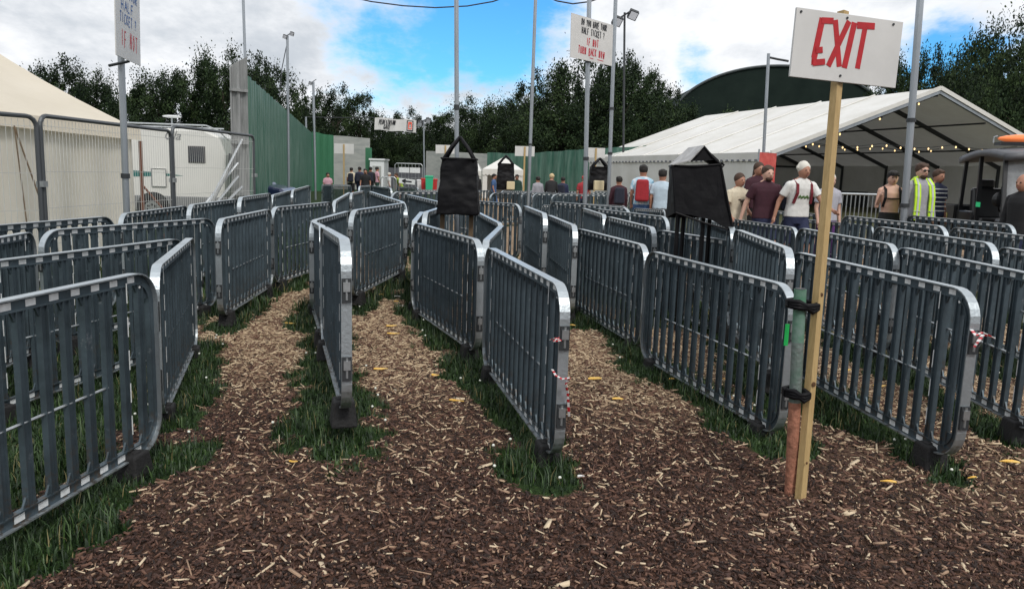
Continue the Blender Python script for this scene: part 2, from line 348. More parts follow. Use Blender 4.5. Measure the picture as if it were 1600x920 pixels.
def tn(kind, **kw):
    n = t.nodes.new(kind)
    for k, v in kw.items(): n.inputs[k].default_value = v
    return n
tcg = t.nodes.new('ShaderNodeTexCoord')
def tnoise(sc, det=6): n = tn('ShaderNodeTexNoise', Scale=sc, Detail=det); t.links.new(tcg.outputs['Object'], n.inputs['Vector']); return n.outputs['Fac']
def tmix(f, a, bb):
    n = t.nodes.new('ShaderNodeMix'); n.data_type = 'RGBA'
    for i, v in ((0, f), (6, a), (7, bb)):
        if isinstance(v, tuple): n.inputs[i].default_value = (*v, 1)
        elif isinstance(v, (int, float)): n.inputs[i].default_value = v
        else: t.links.new(v, n.inputs[i])
    return n.outputs[2]
def tramp(v, a, bb):
    n = tn('ShaderNodeMapRange'); n.inputs['From Min'].default_value = a; n.inputs['From Max'].default_value = bb; t.links.new(v, n.inputs['Value']); return n.outputs[0]
vor = tn('ShaderNodeTexVoronoi', Scale=55.0); vor.feature = 'F1'; mpv = t.nodes.new('ShaderNodeMapping'); mpv.inputs['Scale'].default_value = (1, .6, 1)
t.links.new(tcg.outputs['Object'], mpv.inputs[0]); t.links.new(mpv.outputs[0], vor.inputs['Vector'])
sepc = t.nodes.new('ShaderNodeSeparateColor'); t.links.new(vor.outputs['Color'], sepc.inputs[0])
ga = t.nodes.new('ShaderNodeAttribute'); ga.attribute_name = 'grass'; sa = t.nodes.new('ShaderNodeAttribute'); sa.attribute_name = 'straw'
chip = tmix(sepc.outputs[0], (.028, .015, .011), (.11, .058, .040)); chip = tmix(tramp(tnoise(1.3), .40, .75), chip, (.035, .019, .014))
straw = tmix(sepc.outputs[1], (.17, .11, .07), (.44, .32, .21))
soil = tmix(sa.outputs['Fac'], chip, straw)
turf = tmix(tramp(tnoise(9), .35, .65), (.012, .026, .007), (.030, .058, .014))
t.links.new(tmix(tramp(ga.outputs['Fac'], .3, .6), soil, turf), b.inputs['Base Color'])
bp = tn('ShaderNodeBump', Strength=.9, Distance=.02); t.links.new(vor.outputs['Distance'], bp.inputs['Height']); t.links.new(bp.outputs[0], b.inputs['Normal'])
me.materials.append(gm); g = bpy.data.objects.new('ground', me); col.objects.link(g); tag(g, kind='structure')

# wood chips, straw and grass blades: scattered small pieces
def rand_ground(n, x0, x1, y0, y1, power=1.0):
    y = y0+(y1-y0)*rng.random(n)**power; x = x0+(x1-x0)*rng.random(n); return x, y
def inview(x, y, m=.72): return (np.abs(x) < m*y+.5)
def chips(name, n, y0, y1, power, lmin, lmax, colors, keep, wr=(.13, .24)):
    x, y = rand_ground(n, -6.5, 7.5, y0, y1, power); k = inview(x, y) & (keep(x, y) > rng.random(n)); x, y = x[k], y[k]; n = len(x)
    z = terrain(x, y)+.004+rng.random(n)*.016; ln = lmin+(lmax-lmin)*rng.random(n)**2.2; wd = ln*(wr[0]+wr[1]*rng.random(n)); th = .0015+.003*rng.random(n)
    az = rng.random(n)*2*np.pi; tilt = (rng.random(n)-.5)*.9; roll = (rng.random(n)-.5)*.9
    d = np.stack([np.cos(az)*np.cos(tilt), np.sin(az)*np.cos(tilt), np.sin(tilt)], 1)
    s_ = np.stack([-np.sin(az)*np.cos(roll), np.cos(az)*np.cos(roll), np.sin(roll)], 1); nn = np.cross(d, s_)
    c = np.stack([x, y, z], 1); vs = []
    for sz in (-1, 1):
        for a, bq, kk in ((-1, -1, 1), (1, -1, .6), (1, 1, .6), (-1, 1, 1)):
            vs.append(c+d*(a*ln/2)[:, None]+s_*(bq*wd/2*kk)[:, None]+nn*(sz*th)[:, None])
    V = np.stack(vs, 1).reshape(-1, 3); base = (np.arange(n)*8)[:, None]
    Q = np.concatenate([base+np.array(f) for f in ((4, 5, 6, 7), (0, 1, 5, 4), (1, 2, 6, 5), (2, 3, 7, 6), (3, 0, 4, 7))], 0)
    me = bpy.data.meshes.new(name); fast_mesh(me, V, Q); mi = rng.choice(len(colors), n, p=[c_[1] for c_ in colors]); me.polygons.foreach_set('material_index', np.tile(mi, 5).astype(np.int32))
    for c_, _ in colors: me.materials.append(c_)
    o = bpy.data.objects.new(name, me); col.objects.link(o); return o
c_dark = mat('chip_dark', (.022, .011, .008), .85); c_mid = mat('chip_mid', (.066, .032, .023), .85); c_brn = mat('chip_brown', (.14, .072, .048), .85)
c_tan = mat('chip_tan', (.36, .24, .16), .8); c_pale = mat('chip_pale', (.62, .50, .35), .8)
notgrass = lambda x, y: 1-sstep(.25, .6, grassness(x, y))
o = chips('wood_chips', 330000, 2.2, 8.5, 1.5, .008, .040, [(c_dark, .34), (c_mid, .37), (c_brn, .22), (c_tan, .055), (c_pale, .015)], lambda x, y: notgrass(x, y)*(1-.9*strawness(x, y)))
tag(o, 'brown shredded wood chips covering the walking lanes', 'wood chips', kind='stuff')
o = chips('straw_wisps', 5000, 2.2, 8, 1.2, .03, .11, [(c_pale, .6), (c_tan, .4)], lambda x, y: notgrass(x, y)*(.25+sstep(.45, .8, fnoise(x, y, 1.4, 61))), (.02, .03))
tag(o, 'thin pale wisps of straw scattered on the chips', 'straw', kind='stuff')
o = chips('large_wood_chips', 2600, 2.2, 8, 1.1, .04, .095, [(c_brn, .45), (c_tan, .35), (c_pale, .2)], lambda x, y: notgrass(x, y))
tag(o, 'larger pale splinters of wood lying among the chips', 'wood chips', kind='stuff')
st1 = mat('straw_a', (.62, .49, .33), .8); st2 = mat('straw_b', (.40, .29, .19), .85)
o = chips('dry_straw', 230000, 3.4, 15, 1.0, .02, .085, [(st1, .28), (st2, .37), (c_brn, .35)], lambda x, y: notgrass(x, y)*(.10+strawness(x, y)), (.05, .10))
tag(o, 'dry trampled straw on the path further back', 'straw', kind='stuff')
def blades(name, n, y0, y1, hmin, hmax, wd, cols, thr=.35):
    x, y = rand_ground(n, -7, 8.5, y0, y1, 1.15); gr = grassness(x, y); k = inview(x, y, .74) & (gr > thr+.35*rng.random(n)); x, y, gr = x[k], y[k], gr[k]; n = len(x)
    z = terrain(x, y)-.005; h = (hmin+(hmax-hmin)*rng.random(n))*(.45+.55*gr)*(.55+.9*fnoise(x, y, 3.5, 21)); az = rng.random(n)*2*np.pi; lean = .25+.75*rng.random(n)
    d = np.stack([np.cos(az), np.sin(az), 0*az], 1); s_ = np.stack([-np.sin(az), np.cos(az), 0*az], 1); up = np.array([[0, 0, 1.]]); c = np.stack([x, y, z], 1); H = h[:, None]; l = lean[:, None]
    w_ = wd*(.6+.8*rng.random(n))[:, None]
    m1 = c+up*H*.55+d*H*.18*l; tip = c+up*H*(1-.25*l)+d*H*.62*l
    V = np.stack([c-s_*w_, c+s_*w_, m1+s_*w_*.8, m1-s_*w_*.8, tip+s_*w_*.15, tip-s_*w_*.15], 1).reshape(-1, 3); base = (np.arange(n)*6)[:, None]
    Q = np.concatenate([base+np.array((0, 1, 2, 3)), base+np.array((3, 2, 4, 5))], 0)
    me = bpy.data.meshes.new(name); fast_mesh(me, V, Q); mi = rng.choice(len(cols), n, p=[c_[1] for c_ in cols]); me.polygons.foreach_set('material_index', np.tile(mi, 2).astype(np.int32))
    for c_, _ in cols: me.materials.append(c_)
    o = bpy.data.objects.new(name, me); col.objects.link(o); return tag(o, None, None, kind='stuff')
g1 = mat('blade_dark', (.010, .028, .007), .6); g2 = mat('blade_green', (.020, .052, .011), .55); g3 = mat('blade_light', (.048, .095, .022), .55); g4 = mat('blade_dry', (.20, .17, .07), .7)
o = blades('grass', 230000, 2.4, 9, .035, .12, .0026, [(g1, .42), (g2, .38), (g3, .15), (g4, .05)]); tag(o, 'long dark green grass growing along the feet of the near barriers', 'grass')
o = blades('far_grass', 110000, 8.5, 24, .07, .17, .006, [(g1, .3), (g2, .45), (g3, .2), (g4, .05)]); tag(o, 'green grass under the barriers further back', 'grass')
o = blades('low_weeds', 150000, 2.4, 9, .015, .05, .0065, [(mat('weed_dark', (.008, .022, .006), .65), .5), (g2, .4), (g3, .1)], thr=.12); tag(o, 'low dark leafy weeds fringing the grass', 'weeds')
def clover():
    mb = MB(); x, y = rand_ground(900, -4, 4, 3, 8.5); gr = grassness(x, y); wm = mat('clover_white', (.75, .78, .70), .7); n = 0
    for a, c, q in zip(x, y, gr):
        if .35 < q < .98 and inview(np.array(a), np.array(c)) and n < 75 and fnoise(np.array(a), np.array(c), 1.7, 33) > .42:
            z = gz(a, c)+.05+random.random()*.05; mb.ell((a, c, z), (.009, .009, .008), wm, 7, 5); mb.tube([(a, c, z-.07), (a, c, z)], .0012, g2, 4); n += 1
    return tag(mb.build('clover', smooth=True), 'small white clover flowers dotted in the grass edges', 'clover', kind='stuff')
clover()

# ------------------------------------------------------------------ the barrier
def rpath(r=.17, n=7):
    P = []; x0, x1, z0, z1 = 0, BL, BF, BF+BH
    for cx, cz, a0 in ((x1-r, z0+r, -90), (x1-r, z1-r, 0), (x0+r, z1-r, 90), (x0+r, z0+r, 180)):
        for k in range(n+1): a = R(a0+90*k/n); P.append((cx+r*math.cos(a), cz+r*math.sin(a), math.cos(a), math.sin(a)))
    return P
def ring(mb, P, o0, o1, wy, m):
    n = len(P); vs = []
    for (x, z, nx_, nz_) in P:
        for off, y in ((o0, -wy/2), (o0, wy/2), (o1, wy/2), (o1, -wy/2)): vs.append((x-nx_*off, y, z-nz_*off))
    fs = []
    for i in range(n):
        j = (i+1) % n
        for k in range(4): fs.append((i*4+k, i*4+(k+1) % 4, j*4+(k+1) % 4, j*4+k))
    mb.add(vs, fs, m)
def make_barrier():
    P = rpath(); fr = MB(); ring(fr, P, 0, .007, .056, galv); ring(fr, P, .0071, .052, .012, slatm); ring(fr, P, .0521, .058, .03, slatm)
    for e in (0, 1):
        for zc_ in (BF+.10, BF+BH-.10):
            fr.box((.085 if e == 0 else BL-.085, 0, zc_), (.055, .008, .085), slatm)
    sm = MB(); xsl = [.13+.1386*k for k in range(15)]; zb, zt = BF+.052, BF+BH-.052
    for x in xsl:
        sm.box((x, 0, (zb+zt)/2), (.036, .008, zt-zb), slatm)
        for s in (-1, 1): sm.box((x+s*.0195, 0, (zb+zt)/2), (.005, .028, zt-zb), slatm)
        for z, s in ((zt, -1), (zb, 1)):
            for q in (-1, 1):
                xx = x+q*.022; vs = [(xx, -.005, z), (xx+q*.026, -.005, z), (xx, -.005, z+s*.05), (xx, .005, z), (xx+q*.026, .005, z), (xx, .005, z+s*.05)]
                sm.add(vs, [(0, 1, 2), (5, 4, 3), (0, 3, 4, 1), (1, 4, 5, 2)], slatm)
    slats = sm.mesh('slats')
    pm = fr
    for i, x in enumerate(xsl[:-1] if True else xsl):
        for z in (BF+BH-.031, BF+.031): pm.box((x+.07, 0, z), (.058, .015, .03), plate)
    for x in (xsl[1], xsl[13]):
        z = BF+.12
        while z < BF+BH-.14:
            for s in (-1, 1): pm.box((x+.0195, s*.0155, z+.06), (.005, .003, .10), plate)
            z += .17
    for x in (xsl[0], xsl[14]):
        for s in (-1, 1): pm.cyl((x, s*.008, BF+BH-.075), (0, 1, 0), .008, .006, plate, 8)
    frame = fr.mesh('frame')
    rm = MB()
    rm.tube([(xsl[2], 0, .52), (xsl[12], 0, .52)], .0065, zinc, 6)
    rail = rm.mesh('middle_rail')
    fm = MB(); fm.box((0, 0, .055), (.17, .15, .15), rubber, taper=.78); fm.box((0, 0, .112), (.06, .08, .06), rubber); foot = fm.mesh('rubber_foot')
    cm = MB()
    for z in (0,):
        cm.box((-.004, 0, z), (.02, .05, .13), darkframe); cm.box((-.013, 0, z+.02), (.022, .036, .05), zinc); cm.tube([(-.012, 0, z-.05), (-.012, 0, z+.06)], .008, zinc, 6)  # dark block paints the shaded recess behind the clip
    coup = cm.mesh('coupler')
    root = bpy.data.objects.new('crowd_barrier', None); col.objects.link(root); root.empty_display_size = .2
    def ch(nm, me, x=0, rz=0, bev=0, z=0):
        o = bpy.data.objects.new(nm, me); col.objects.link(o); o.parent = root; o.location.x = x; o.location.z = z; o.rotation_euler.z = rz
        if bev: b_ = o.modifiers.new('bevel', 'BEVEL'); b_.width = bev; b_.segments = 2; b_.limit_method = 'ANGLE'
        return o
    ch('frame', frame); ch('slats', slats); ch('middle_rail', rail)
    ch('rubber_foot', foot, .24, bev=.012); ch('rubber_foot', foot, BL-.24, bev=.012); 
    for z in (BF+.26, BF+.68): ch('coupler', coup, 0, 0, 0, z); ch('coupler', coup, BL, math.pi, 0, z)
    return root
proto = make_barrier(); pch = list(proto.children)
GROUPS = 'grey crowd barriers lined up as queue lanes'
for k, (A, B, desc, i, n) in enumerate(barr):
    if k == 0: r = proto
    else:
        r = proto.copy(); col.objects.link(r)
        for c in pch: d = c.copy(); col.objects.link(d); d.parent = r
    lab = ('grey slatted barrier %s' % desc) if n == 1 else ('%s grey slatted barrier of those %s' % (ORD[i] if i else 'first', desc))
    tag(r, lab, 'barrier', GROUPS)
    X = B-A; s = X.length/BL; X.normalize(); Y = Vector((0, 0, 1)).cross(X).normalized(); Z = X.cross(Y)
    M = Matrix.Identity(4)
    base = A-Z*(BH+BF)
    for rr in range(3): M[rr][0] = X[rr]*s; M[rr][1] = Y[rr]; M[rr][2] = Z[rr]; M[rr][3] = base[rr]
    r.matrix_world = M
# ------------------------------------------------------------------ boards with lettering
def plane_from(cornersTL_TR_BL, dL, dR):
    (tl, tr, bl) = cornersTL_TR_BL
    A = atY(*tl, dL); B = atY(*tr, dR); C = atY(*bl, dL)
    X = (B-A); wd = X.length; X.normalize(); Zv = (A-C); Zv -= X*Zv.dot(X); ht = Zv.length; Zv.normalize(); Yv = Zv.cross(X)   # X right, Z up, Y away
    return C, X, Yv, Zv, wd, ht
def board_empty(name, label, cat, pl, group=None):
    C, X, Y, Z, wd, ht = pl
    o = bpy.data.objects.new(name, None); col.objects.link(o); o.empty_display_size = .1
    M = Matrix.Identity(4)
    for r in range(3): M[r][0] = X[r]; M[r][1] = Y[r]; M[r][2] = Z[r]; M[r][3] = C[r]
    o.matrix_world = M; return tag(o, label, cat, group)
def on_plane(pl, px, py):
    C, X, Y, Z, wd, ht = pl; r = ray(px, py); o = Vector((0, 0, CAMZ)); t = (C-o).dot(Y)/r.dot(Y); p = o+r*t-C
    return p.dot(X), p.dot(Z)
def stroke(mb, a, b, w, m, y=-.0085, th=.001):
    a = Vector((a[0], 0, a[1])); b = Vector((b[0], 0, b[1])); d = (b-a).normalized(); n = Vector((-d.z, 0, d.x))*w/2
    vs = [a-n, b-n*1.04, b+n, a+n*1.06]; V = [(v.x, y, v.z) for v in vs]+[(v.x, y+th, v.z) for v in vs]
    mb.add(V, [(3, 2, 1, 0), (0, 1, 5, 4), (1, 2, 6, 5), (2, 3, 7, 6), (3, 0, 4, 7), (4, 5, 6, 7)], m)
GLY = {'A': [(0, 0, .45, 1), (.45, 1, .9, 0), (.2, .38, .72, .38)], 'B': [(0, 0, 0, 1), (0, 1, .6, .95), (.6, .95, .6, .55), (.6, .55, 0, .5), (.6, .55, .7, .1), (.7, .1, 0, 0)],
 'C': [(.7, .9, .3, 1), (.3, 1, 0, .6), (0, .6, 0, .3), (0, .3, .3, 0), (.3, 0, .7, .1)], 'D': [(0, 0, 0, 1), (0, 1, .5, .9), (.5, .9, .7, .5), (.7, .5, .5, .1), (.5, .1, 0, 0)],
 'E': [(0, 0, 0, 1), (0, 1, .65, 1), (0, .52, .55, .52), (0, 0, .65, 0)], 'F': [(0, 0, 0, 1), (0, 1, .65, 1), (0, .52, .5, .52)], 'G': [(.7, .9, .3, 1), (.3, 1, 0, .6), (0, .6, .05, .2), (.05, .2, .35, 0), (.35, 0, .7, .1), (.7, .1, .7, .45), (.7, .45, .4, .45)],
 'H': [(0, 0, 0, 1), (.65, 0, .65, 1), (0, .5, .65, .5)], 'I': [(.3, 0, .3, 1)], 'K': [(0, 0, 0, 1), (.65, 1, 0, .45), (.1, .5, .7, 0)], 'L': [(0, 1, 0, 0), (0, 0, .6, 0)], 'N': [(0, 0, 0, 1), (0, 1, .6, 0), (.6, 0, .6, 1)],
 'O': [(.35, 1, 0, .55), (0, .55, .3, 0), (.3, 0, .68, .45), (.68, .45, .35, 1)], 'P': [(0, 0, 0, 1), (0, 1, .6, .9), (.6, .9, .6, .55), (.6, .55, 0, .45)], 'R': [(0, 0, 0, 1), (0, 1, .6, .9), (.6, .9, .6, .55), (.6, .55, 0, .48), (.2, .48, .7, 0)],
 'S': [(.65, .9, .3, 1), (.3, 1, 0, .75), (0, .75, .65, .3), (.65, .3, .35, 0), (.35, 0, 0, .1)], 'T': [(.35, 0, .35, 1), (0, 1, .75, 1)], 'U': [(0, 1, 0, .2), (0, .2, .3, 0), (.3, 0, .65, .2), (.65, .2, .65, 1)],
 'V': [(0, 1, .35, 0), (.35, 0, .7, 1)], 'W': [(0, 1, .2, 0), (.2, 0, .45, .7), (.45, .7, .65, 0), (.65, 0, .9, 1)], 'Y': [(0, 1, .35, .5), (.7, 1, .35, .5), (.35, .5, .35, 0)],
 '?': [(0, .75, .2, 1), (.2, 1, .6, .8), (.6, .8, .3, .45), (.3, .45, .3, .25), (.3, .1, .3, 0)], ' ': []}
def write(mb, text, x, z, h, wc, m, sw, y=-.0085, slant=.08):
    for k, c in enumerate(text):
        jz = random.uniform(-.06, .06)*h
        for (a, b, c_, d) in GLY[c]:
            P = lambda u, v: (x+k*wc+u*wc*.8+slant*v*h, z+jz+v*h)
            stroke(mb, P(a, b), P(c_, d), sw, m, y)
# EXIT sign
pl = plane_from(((1238.5, 11), (1405, 34.5), (1233, 120)), 3.98, 4.16)
e = board_empty('exit_sign', 'white board with red EXIT lettering screwed to the top of a wooden post', 'sign', pl)
C, X, Y, Z, wd, ht = pl
mb = MB(); mb.box((wd/2, 0, ht/2), (wd, .014, ht), whitepaint); mb.build('board', e, bevel=.002)
SK = []; W = lambda *a: [on_plane(pl, *p) for p in a]
for a, b, wk in (((1283.5, 29), (1270.5, 91), 1.15), ((1270.8, 88), (1270, 102), 1), ((1282, 33), (1300.5, 33.5), 1), ((1273, 79.5), (1283.5, 78.5), 1.0), ((1268, 99), (1287, 97), 1),
                 ((1303.5, 32), (1309.8, 105), 1), ((1325, 34), (1292.5, 104), 1), ((1333.5, 36), (1317.5, 107), 1.1), ((1350.5, 41), (1338, 108), 1), ((1337.5, 40.5), (1365, 42), 1.1)):
    a, b = W(a, b); SK.append((a, b, wk))
for i0, i1 in ((0, 5), (5, 7), (7, 8), (8, 10)):
    mb = MB(); [stroke(mb, a, b, .029*wk, redtape, y=-.0085-.0007*q) for q, (a, b, wk) in enumerate(SK[i0:i1])]; mb.build('letter', e)
for q in ((1250, 19), (1322, 29), (1394, 39), (1311, 119)):
    mb = MB(); x_, z_ = on_plane(pl, *q); mb.cyl((x_, -.009, z_), (0, 1, 0), .006, .006, darkframe, 10); mb.build('screw', e)
b0 = atZ(1250, 784, 0); b0.z = gz(b0.x, b0.y)-.15; b1 = atY(1317, 22, 4.14+.03)
mb = MB(); d_ = (b1-b0).normalized(); sx = Vector((.86, .51, 0)).normalized(); sx = (sx-d_*sx.dot(d_)).normalized(); sy = sx.cross(d_)
b0 = atZ(1250, 784, gz(b0.x, b0.y)); b0 = b0-d_*.2
rot = Matrix((sx, sy, d_)).transposed(); mb.box((b0+b1)/2, (.040, .040, (b1-b0).length), wood, rot)
for tt, sz_ in ((.30, .011), (.47, .009), (.15, .006), (.62, .005)):
    p = b0+(b1-b0)*tt-sy*.0205; 
    if sy.y < 0: p = b0+(b1-b0)*tt+sy*.0205
    mb.ell(p, (sz_, .0022, sz_*1.25), mat('knot', (.10, .05, .02), .8), 10, 6)
o = mb.build('wooden_post', bevel=.002); tag(o, 'new pale square timber post holding up the EXIT sign', 'post')
# pipe beside
pb = atZ(1235, 772, gz(1.42, 4.05)); pt_ = atY(1250.5, 452, pb.y+.02); mb = MB()
green_pt = mat('pipe_green_paint', (.045, .20, .10), .6, .2, color2=(.20, .27, .25), vscale=9, bump=.2); grey_pt = mat('pipe_grey', (.24, .26, .26), .55, .5, color2=(.12, .2, .16), vscale=12, bump=.3)
rust = mat('pipe_rust', (.46, .20, .13), .85, .1, color2=(.20, .09, .055), vscale=22, bump=.5)
LP = lambda t: pb+(pt_-pb)*t
mb.tube([LP(-.2), LP(.46)], .039, rust, 16); o = empty('painted_pipe', LP(0), 'old round metal pipe, rusty below and green at its top, strapped to the timber post', 'pipe')
for nm, a, b, m_ in (('rusty_section', -.15, .46, rust), ('bare_section', .46, .75, grey_pt), ('green_section', .75, 1.0, green_pt)):
    mb = MB(); mb.tube([LP(a)-LP(0), LP(b)-LP(0)], .031, m_, 18); mb.build(nm, o, smooth=False)
mb = MB(); mb.tube([LP(1.0)-LP(0), LP(1.004)-LP(0)], .026, darkframe, 18); mb.build('open_end_shade', o)  # dark disc on the capped tube paints the shade inside the pipe
for py_, nm in ((474, 'upper'), (612, 'lower')):
    tq = (py_-784)/(22-784); dq = b0.y+.2*0+(b1.y-b0.y)*tq; c1 = atY(1246-(py_-474)*.045, py_, pb.y+.01); c2 = atY(1266-(py_-474)*.1, py_+4, dq); mb = MB()
    for dz in (-.012, .0, .012):
        mb.tube([c1+Vector((-.045, -.02, dz)), c1+Vector((-.01, -.05, dz*1.3)), (c1+c2)/2+Vector((0, -.045, dz*.4-.006)), c2+Vector((0, -.035, dz*1.4-.01)), c2+Vector((.035, -.012, dz*.8-.004)), c2+Vector((.03, .04, dz)), c1+Vector((0, .055, dz)), c1+Vector((-.045, .02, dz)), c1+Vector((-.045, -.02, dz))], .013, blackcloth, 6)
    o = mb.build('strap', smooth=True); tag(o, 'black strap, the %s of two, binding the pipe to the timber post' % nm, 'strap')
mb = MB(); c_ = atY(1229, 523, 4.2); mb.box(c_, (.022, .004, .12), mat('green_tape', (.02, .55, .12), .5)); tag(mb.build('green_tape'), 'bright green strip of tape on the barrier end beside the pipe', 'tape')
# ticket signs on poles
def pole(px0, py0, px1, py1, d, r, label, m=polem, name='tall_pole', base=None, collars=()):
    a = atY(px1, py1, d); b = atY(px0, py0, d); dd = (a-b).normalized(); zg = gz(a.x, a.y)-.1; t = (zg-a.z)/(-dd.z); foot = a-dd*t*-1 if False else a+dd*((zg-a.z)/dd.z)
    o = empty(name, foot, label, 'pole'); mb = MB(); mb.tube([(0, 0, 0), b-foot], r, m, 12); mb.build('shaft', o)
    for c in collars: q = atY(px0+(px1-px0)*(c-py0)/(py1-py0), c, d)-foot; mb = MB(); mb.tube([q-dd*.03, q+dd*.03], r*1.35, darkframe, 10); mb.build('collar', o)
    return o, foot, dd
pole(180, -160, 198, 332, 9.9, .040, 'thick grey pole on the left carrying a steep angled ticket sign', collars=(275,))
pole(921.5, -40, 914, 318, 14.2, .040, 'pole holding the white and red ticket sign at centre', collars=(96, 248))
def ticket_sign(TL, TR, BL_, dL, dR, label, rows, th=.012):
    pl = plane_from((TL, TR, BL_), dL, dR); C, X, Y, Z, wd, ht = pl
    e = board_empty('ticket_sign', label, 'sign', pl); mb = MB(); mb.box((wd/2, 0, ht/2), (wd, th, ht), whitepaint); mb.build('board', e)
    mb = MB()
    for (text, x, z, h, wc, m) in rows: write(mb, text, x*wd, z*ht, h*ht, wc*wd, m, wd*.015)
    mb.build('lettering', e)
    return e, pl
e_, _ = ticket_sign((893, 20.5), (958, 40), (891, 89.5), 13.6, 14.7, 'white board asking in black and red for your half ticket', [
 ('DO YOU HAVE YOUR', .23, .80, .15, .0385, blackpaint), ('HALF TICKET ?', .24, .60, .15, .043, blackpaint), ('IF NOT', .36, .36, .17, .049, redmark), ('TURN BACK NOW', .17, .13, .17, .049, redmark)])
mb = MB(); pl_ = _; 
for a, b in ((.44, .53), (.63, .78)): stroke(mb, (a*pl_[4], .075*pl_[5]), (b*pl_[4], .07*pl_[5]), .012, redmark)
mb.build('underline', e_)
ticket_sign((178, -62), (217, -28), (181, 86), 9.2, 10.3, 'steeply turned ticket sign with blue lettering on the left pole', [
 ('DO YOU', .15, .84, .11, .115, bluepaint), ('HAVE YOUR', .10, .69, .11, .088, bluepaint), ('HALF', .22, .54, .11, .13, bluepaint), ('TICKET ?', .16, .39, .11, .086, bluepaint), ('IF NOT', .20, .13, .18, .115, redmark)])
mb = MB(); mb.tube([atY(170, 103, 9.8), atY(202, 96, 9.8)], .018, darkframe, 6); tag(mb.build('cable_tie'), 'dark tie wrapped round the left pole under its sign', 'tie')
# other poles
pole(713, -40, 714, 335, 9.6, .027, 'thin grey pole rising out of the hanging black bag at centre', collars=(168,))
pole(837, -5, 826, 296, 24, .050, 'tall pole with a cable at its top left of the ticket sign', collars=(226,))
pole(963, -30, 951, 300, 19, .045, 'bare tall pole just right of the ticket sign', collars=(170, 240))
pole(1441, -40, 1411.5, 346, 12.3, .052, 'thick bright pole beside the person in the yellow vest', collars=(188, 321))
pole(1201, 84, 1190, 300, 28, .055, 'pole with a wire standing at the corner of the white marquee')
pole(379, -30, 384, 120, 20.65, .035, 'pole rising from the end of the tall hoarding')
pole(489.5, 128, 493, 308, 36, .055, 'slim white pole standing in grass by the green hoarding')
pole(449, 56, 451, 285, 26, .042, 'lamp pole in front of the green hoarding')
pole(478, 183, 480, 260, 55, .07, 'short grey mast beside the pedestrian banner')
pole(662, 188, 663, 290, 56, .06, 'white mast at the right end of the pedestrian banner')
def floodlight(px, py, d, label, s=1, n=2):
    o = empty('floodlight', atY(px, py, d), label, 'floodlight'); mb = MB(); mb.tube([(-.28*s, 0, -.12*s), (.25*s, 0, .22*s)], .03*s, darkframe, 6); mb.build('bracket', o)
    for sx in ((-.26, -.16), (.24, .05))[:n]:
        r = Matrix.Rotation(R(35), 3, 'X') @ Matrix.Rotation(R(20), 3, 'Y'); mb = MB(); mb.box((sx[0]*s, -.08, sx[1]*s), (.30*s, .16*s, .30*s), darkframe, r); h = mb.build('lamp_head', o, bevel=.02)
        mb = MB(); mb.box(Vector((sx[0]*s, -.08, sx[1]*s))+r @ Vector((0, -.085*s, 0)), (.24*s, .01, .24*s), mat('lamp_glass', (.7, .72, .8), .15), r); mb.build('glass', h)
pole(976, 20, 974, 235, 45, .06, 'thin dark mast carrying two floodlights over the trees', m=darkframe)
floodlight(977, 26, 45, 'pair of floodlights on the dark mast at the top', 1.7)
floodlight(452, 55, 26, 'small lamp on the pole above the green hoarding', .45)
floodlight(490, 128, 36, 'tiny lamp on top of the slim white pole', .5, 1)
floodlight(663, 190, 56, 'lamps on the mast right of the pedestrian banner', 1.2)
def cable(pts, d, label, r=.02):
    mb = MB(); P = [atY(x, y, dd) for (x, y), dd in zip(pts, d if isinstance(d, list) else [d]*len(pts))]
    mb.tube(P, r, darkframe, 5); tag(mb.build('cable'), label, 'cable')
cable([(540, -6), (580, 3), (630, 9.5), (680, 12.5), (730, 10), (770, 3), (837, -20)], 24, 'dark cable sagging across the top of the sky left of centre')
cable([(838, -12), (870, 2), (895, 6.5), (922, 3), (963, -12)], 22, 'short dark cable sagging between the two tall poles')
cable([(1201, 90), (1215, 93), (1232, 96)], 28, 'short wire hanging off the pole at the marquee corner', .04)
cable([(449, 66), (440, 110), (437, 150)], 26, 'wire running down beside the lamp pole', .015)

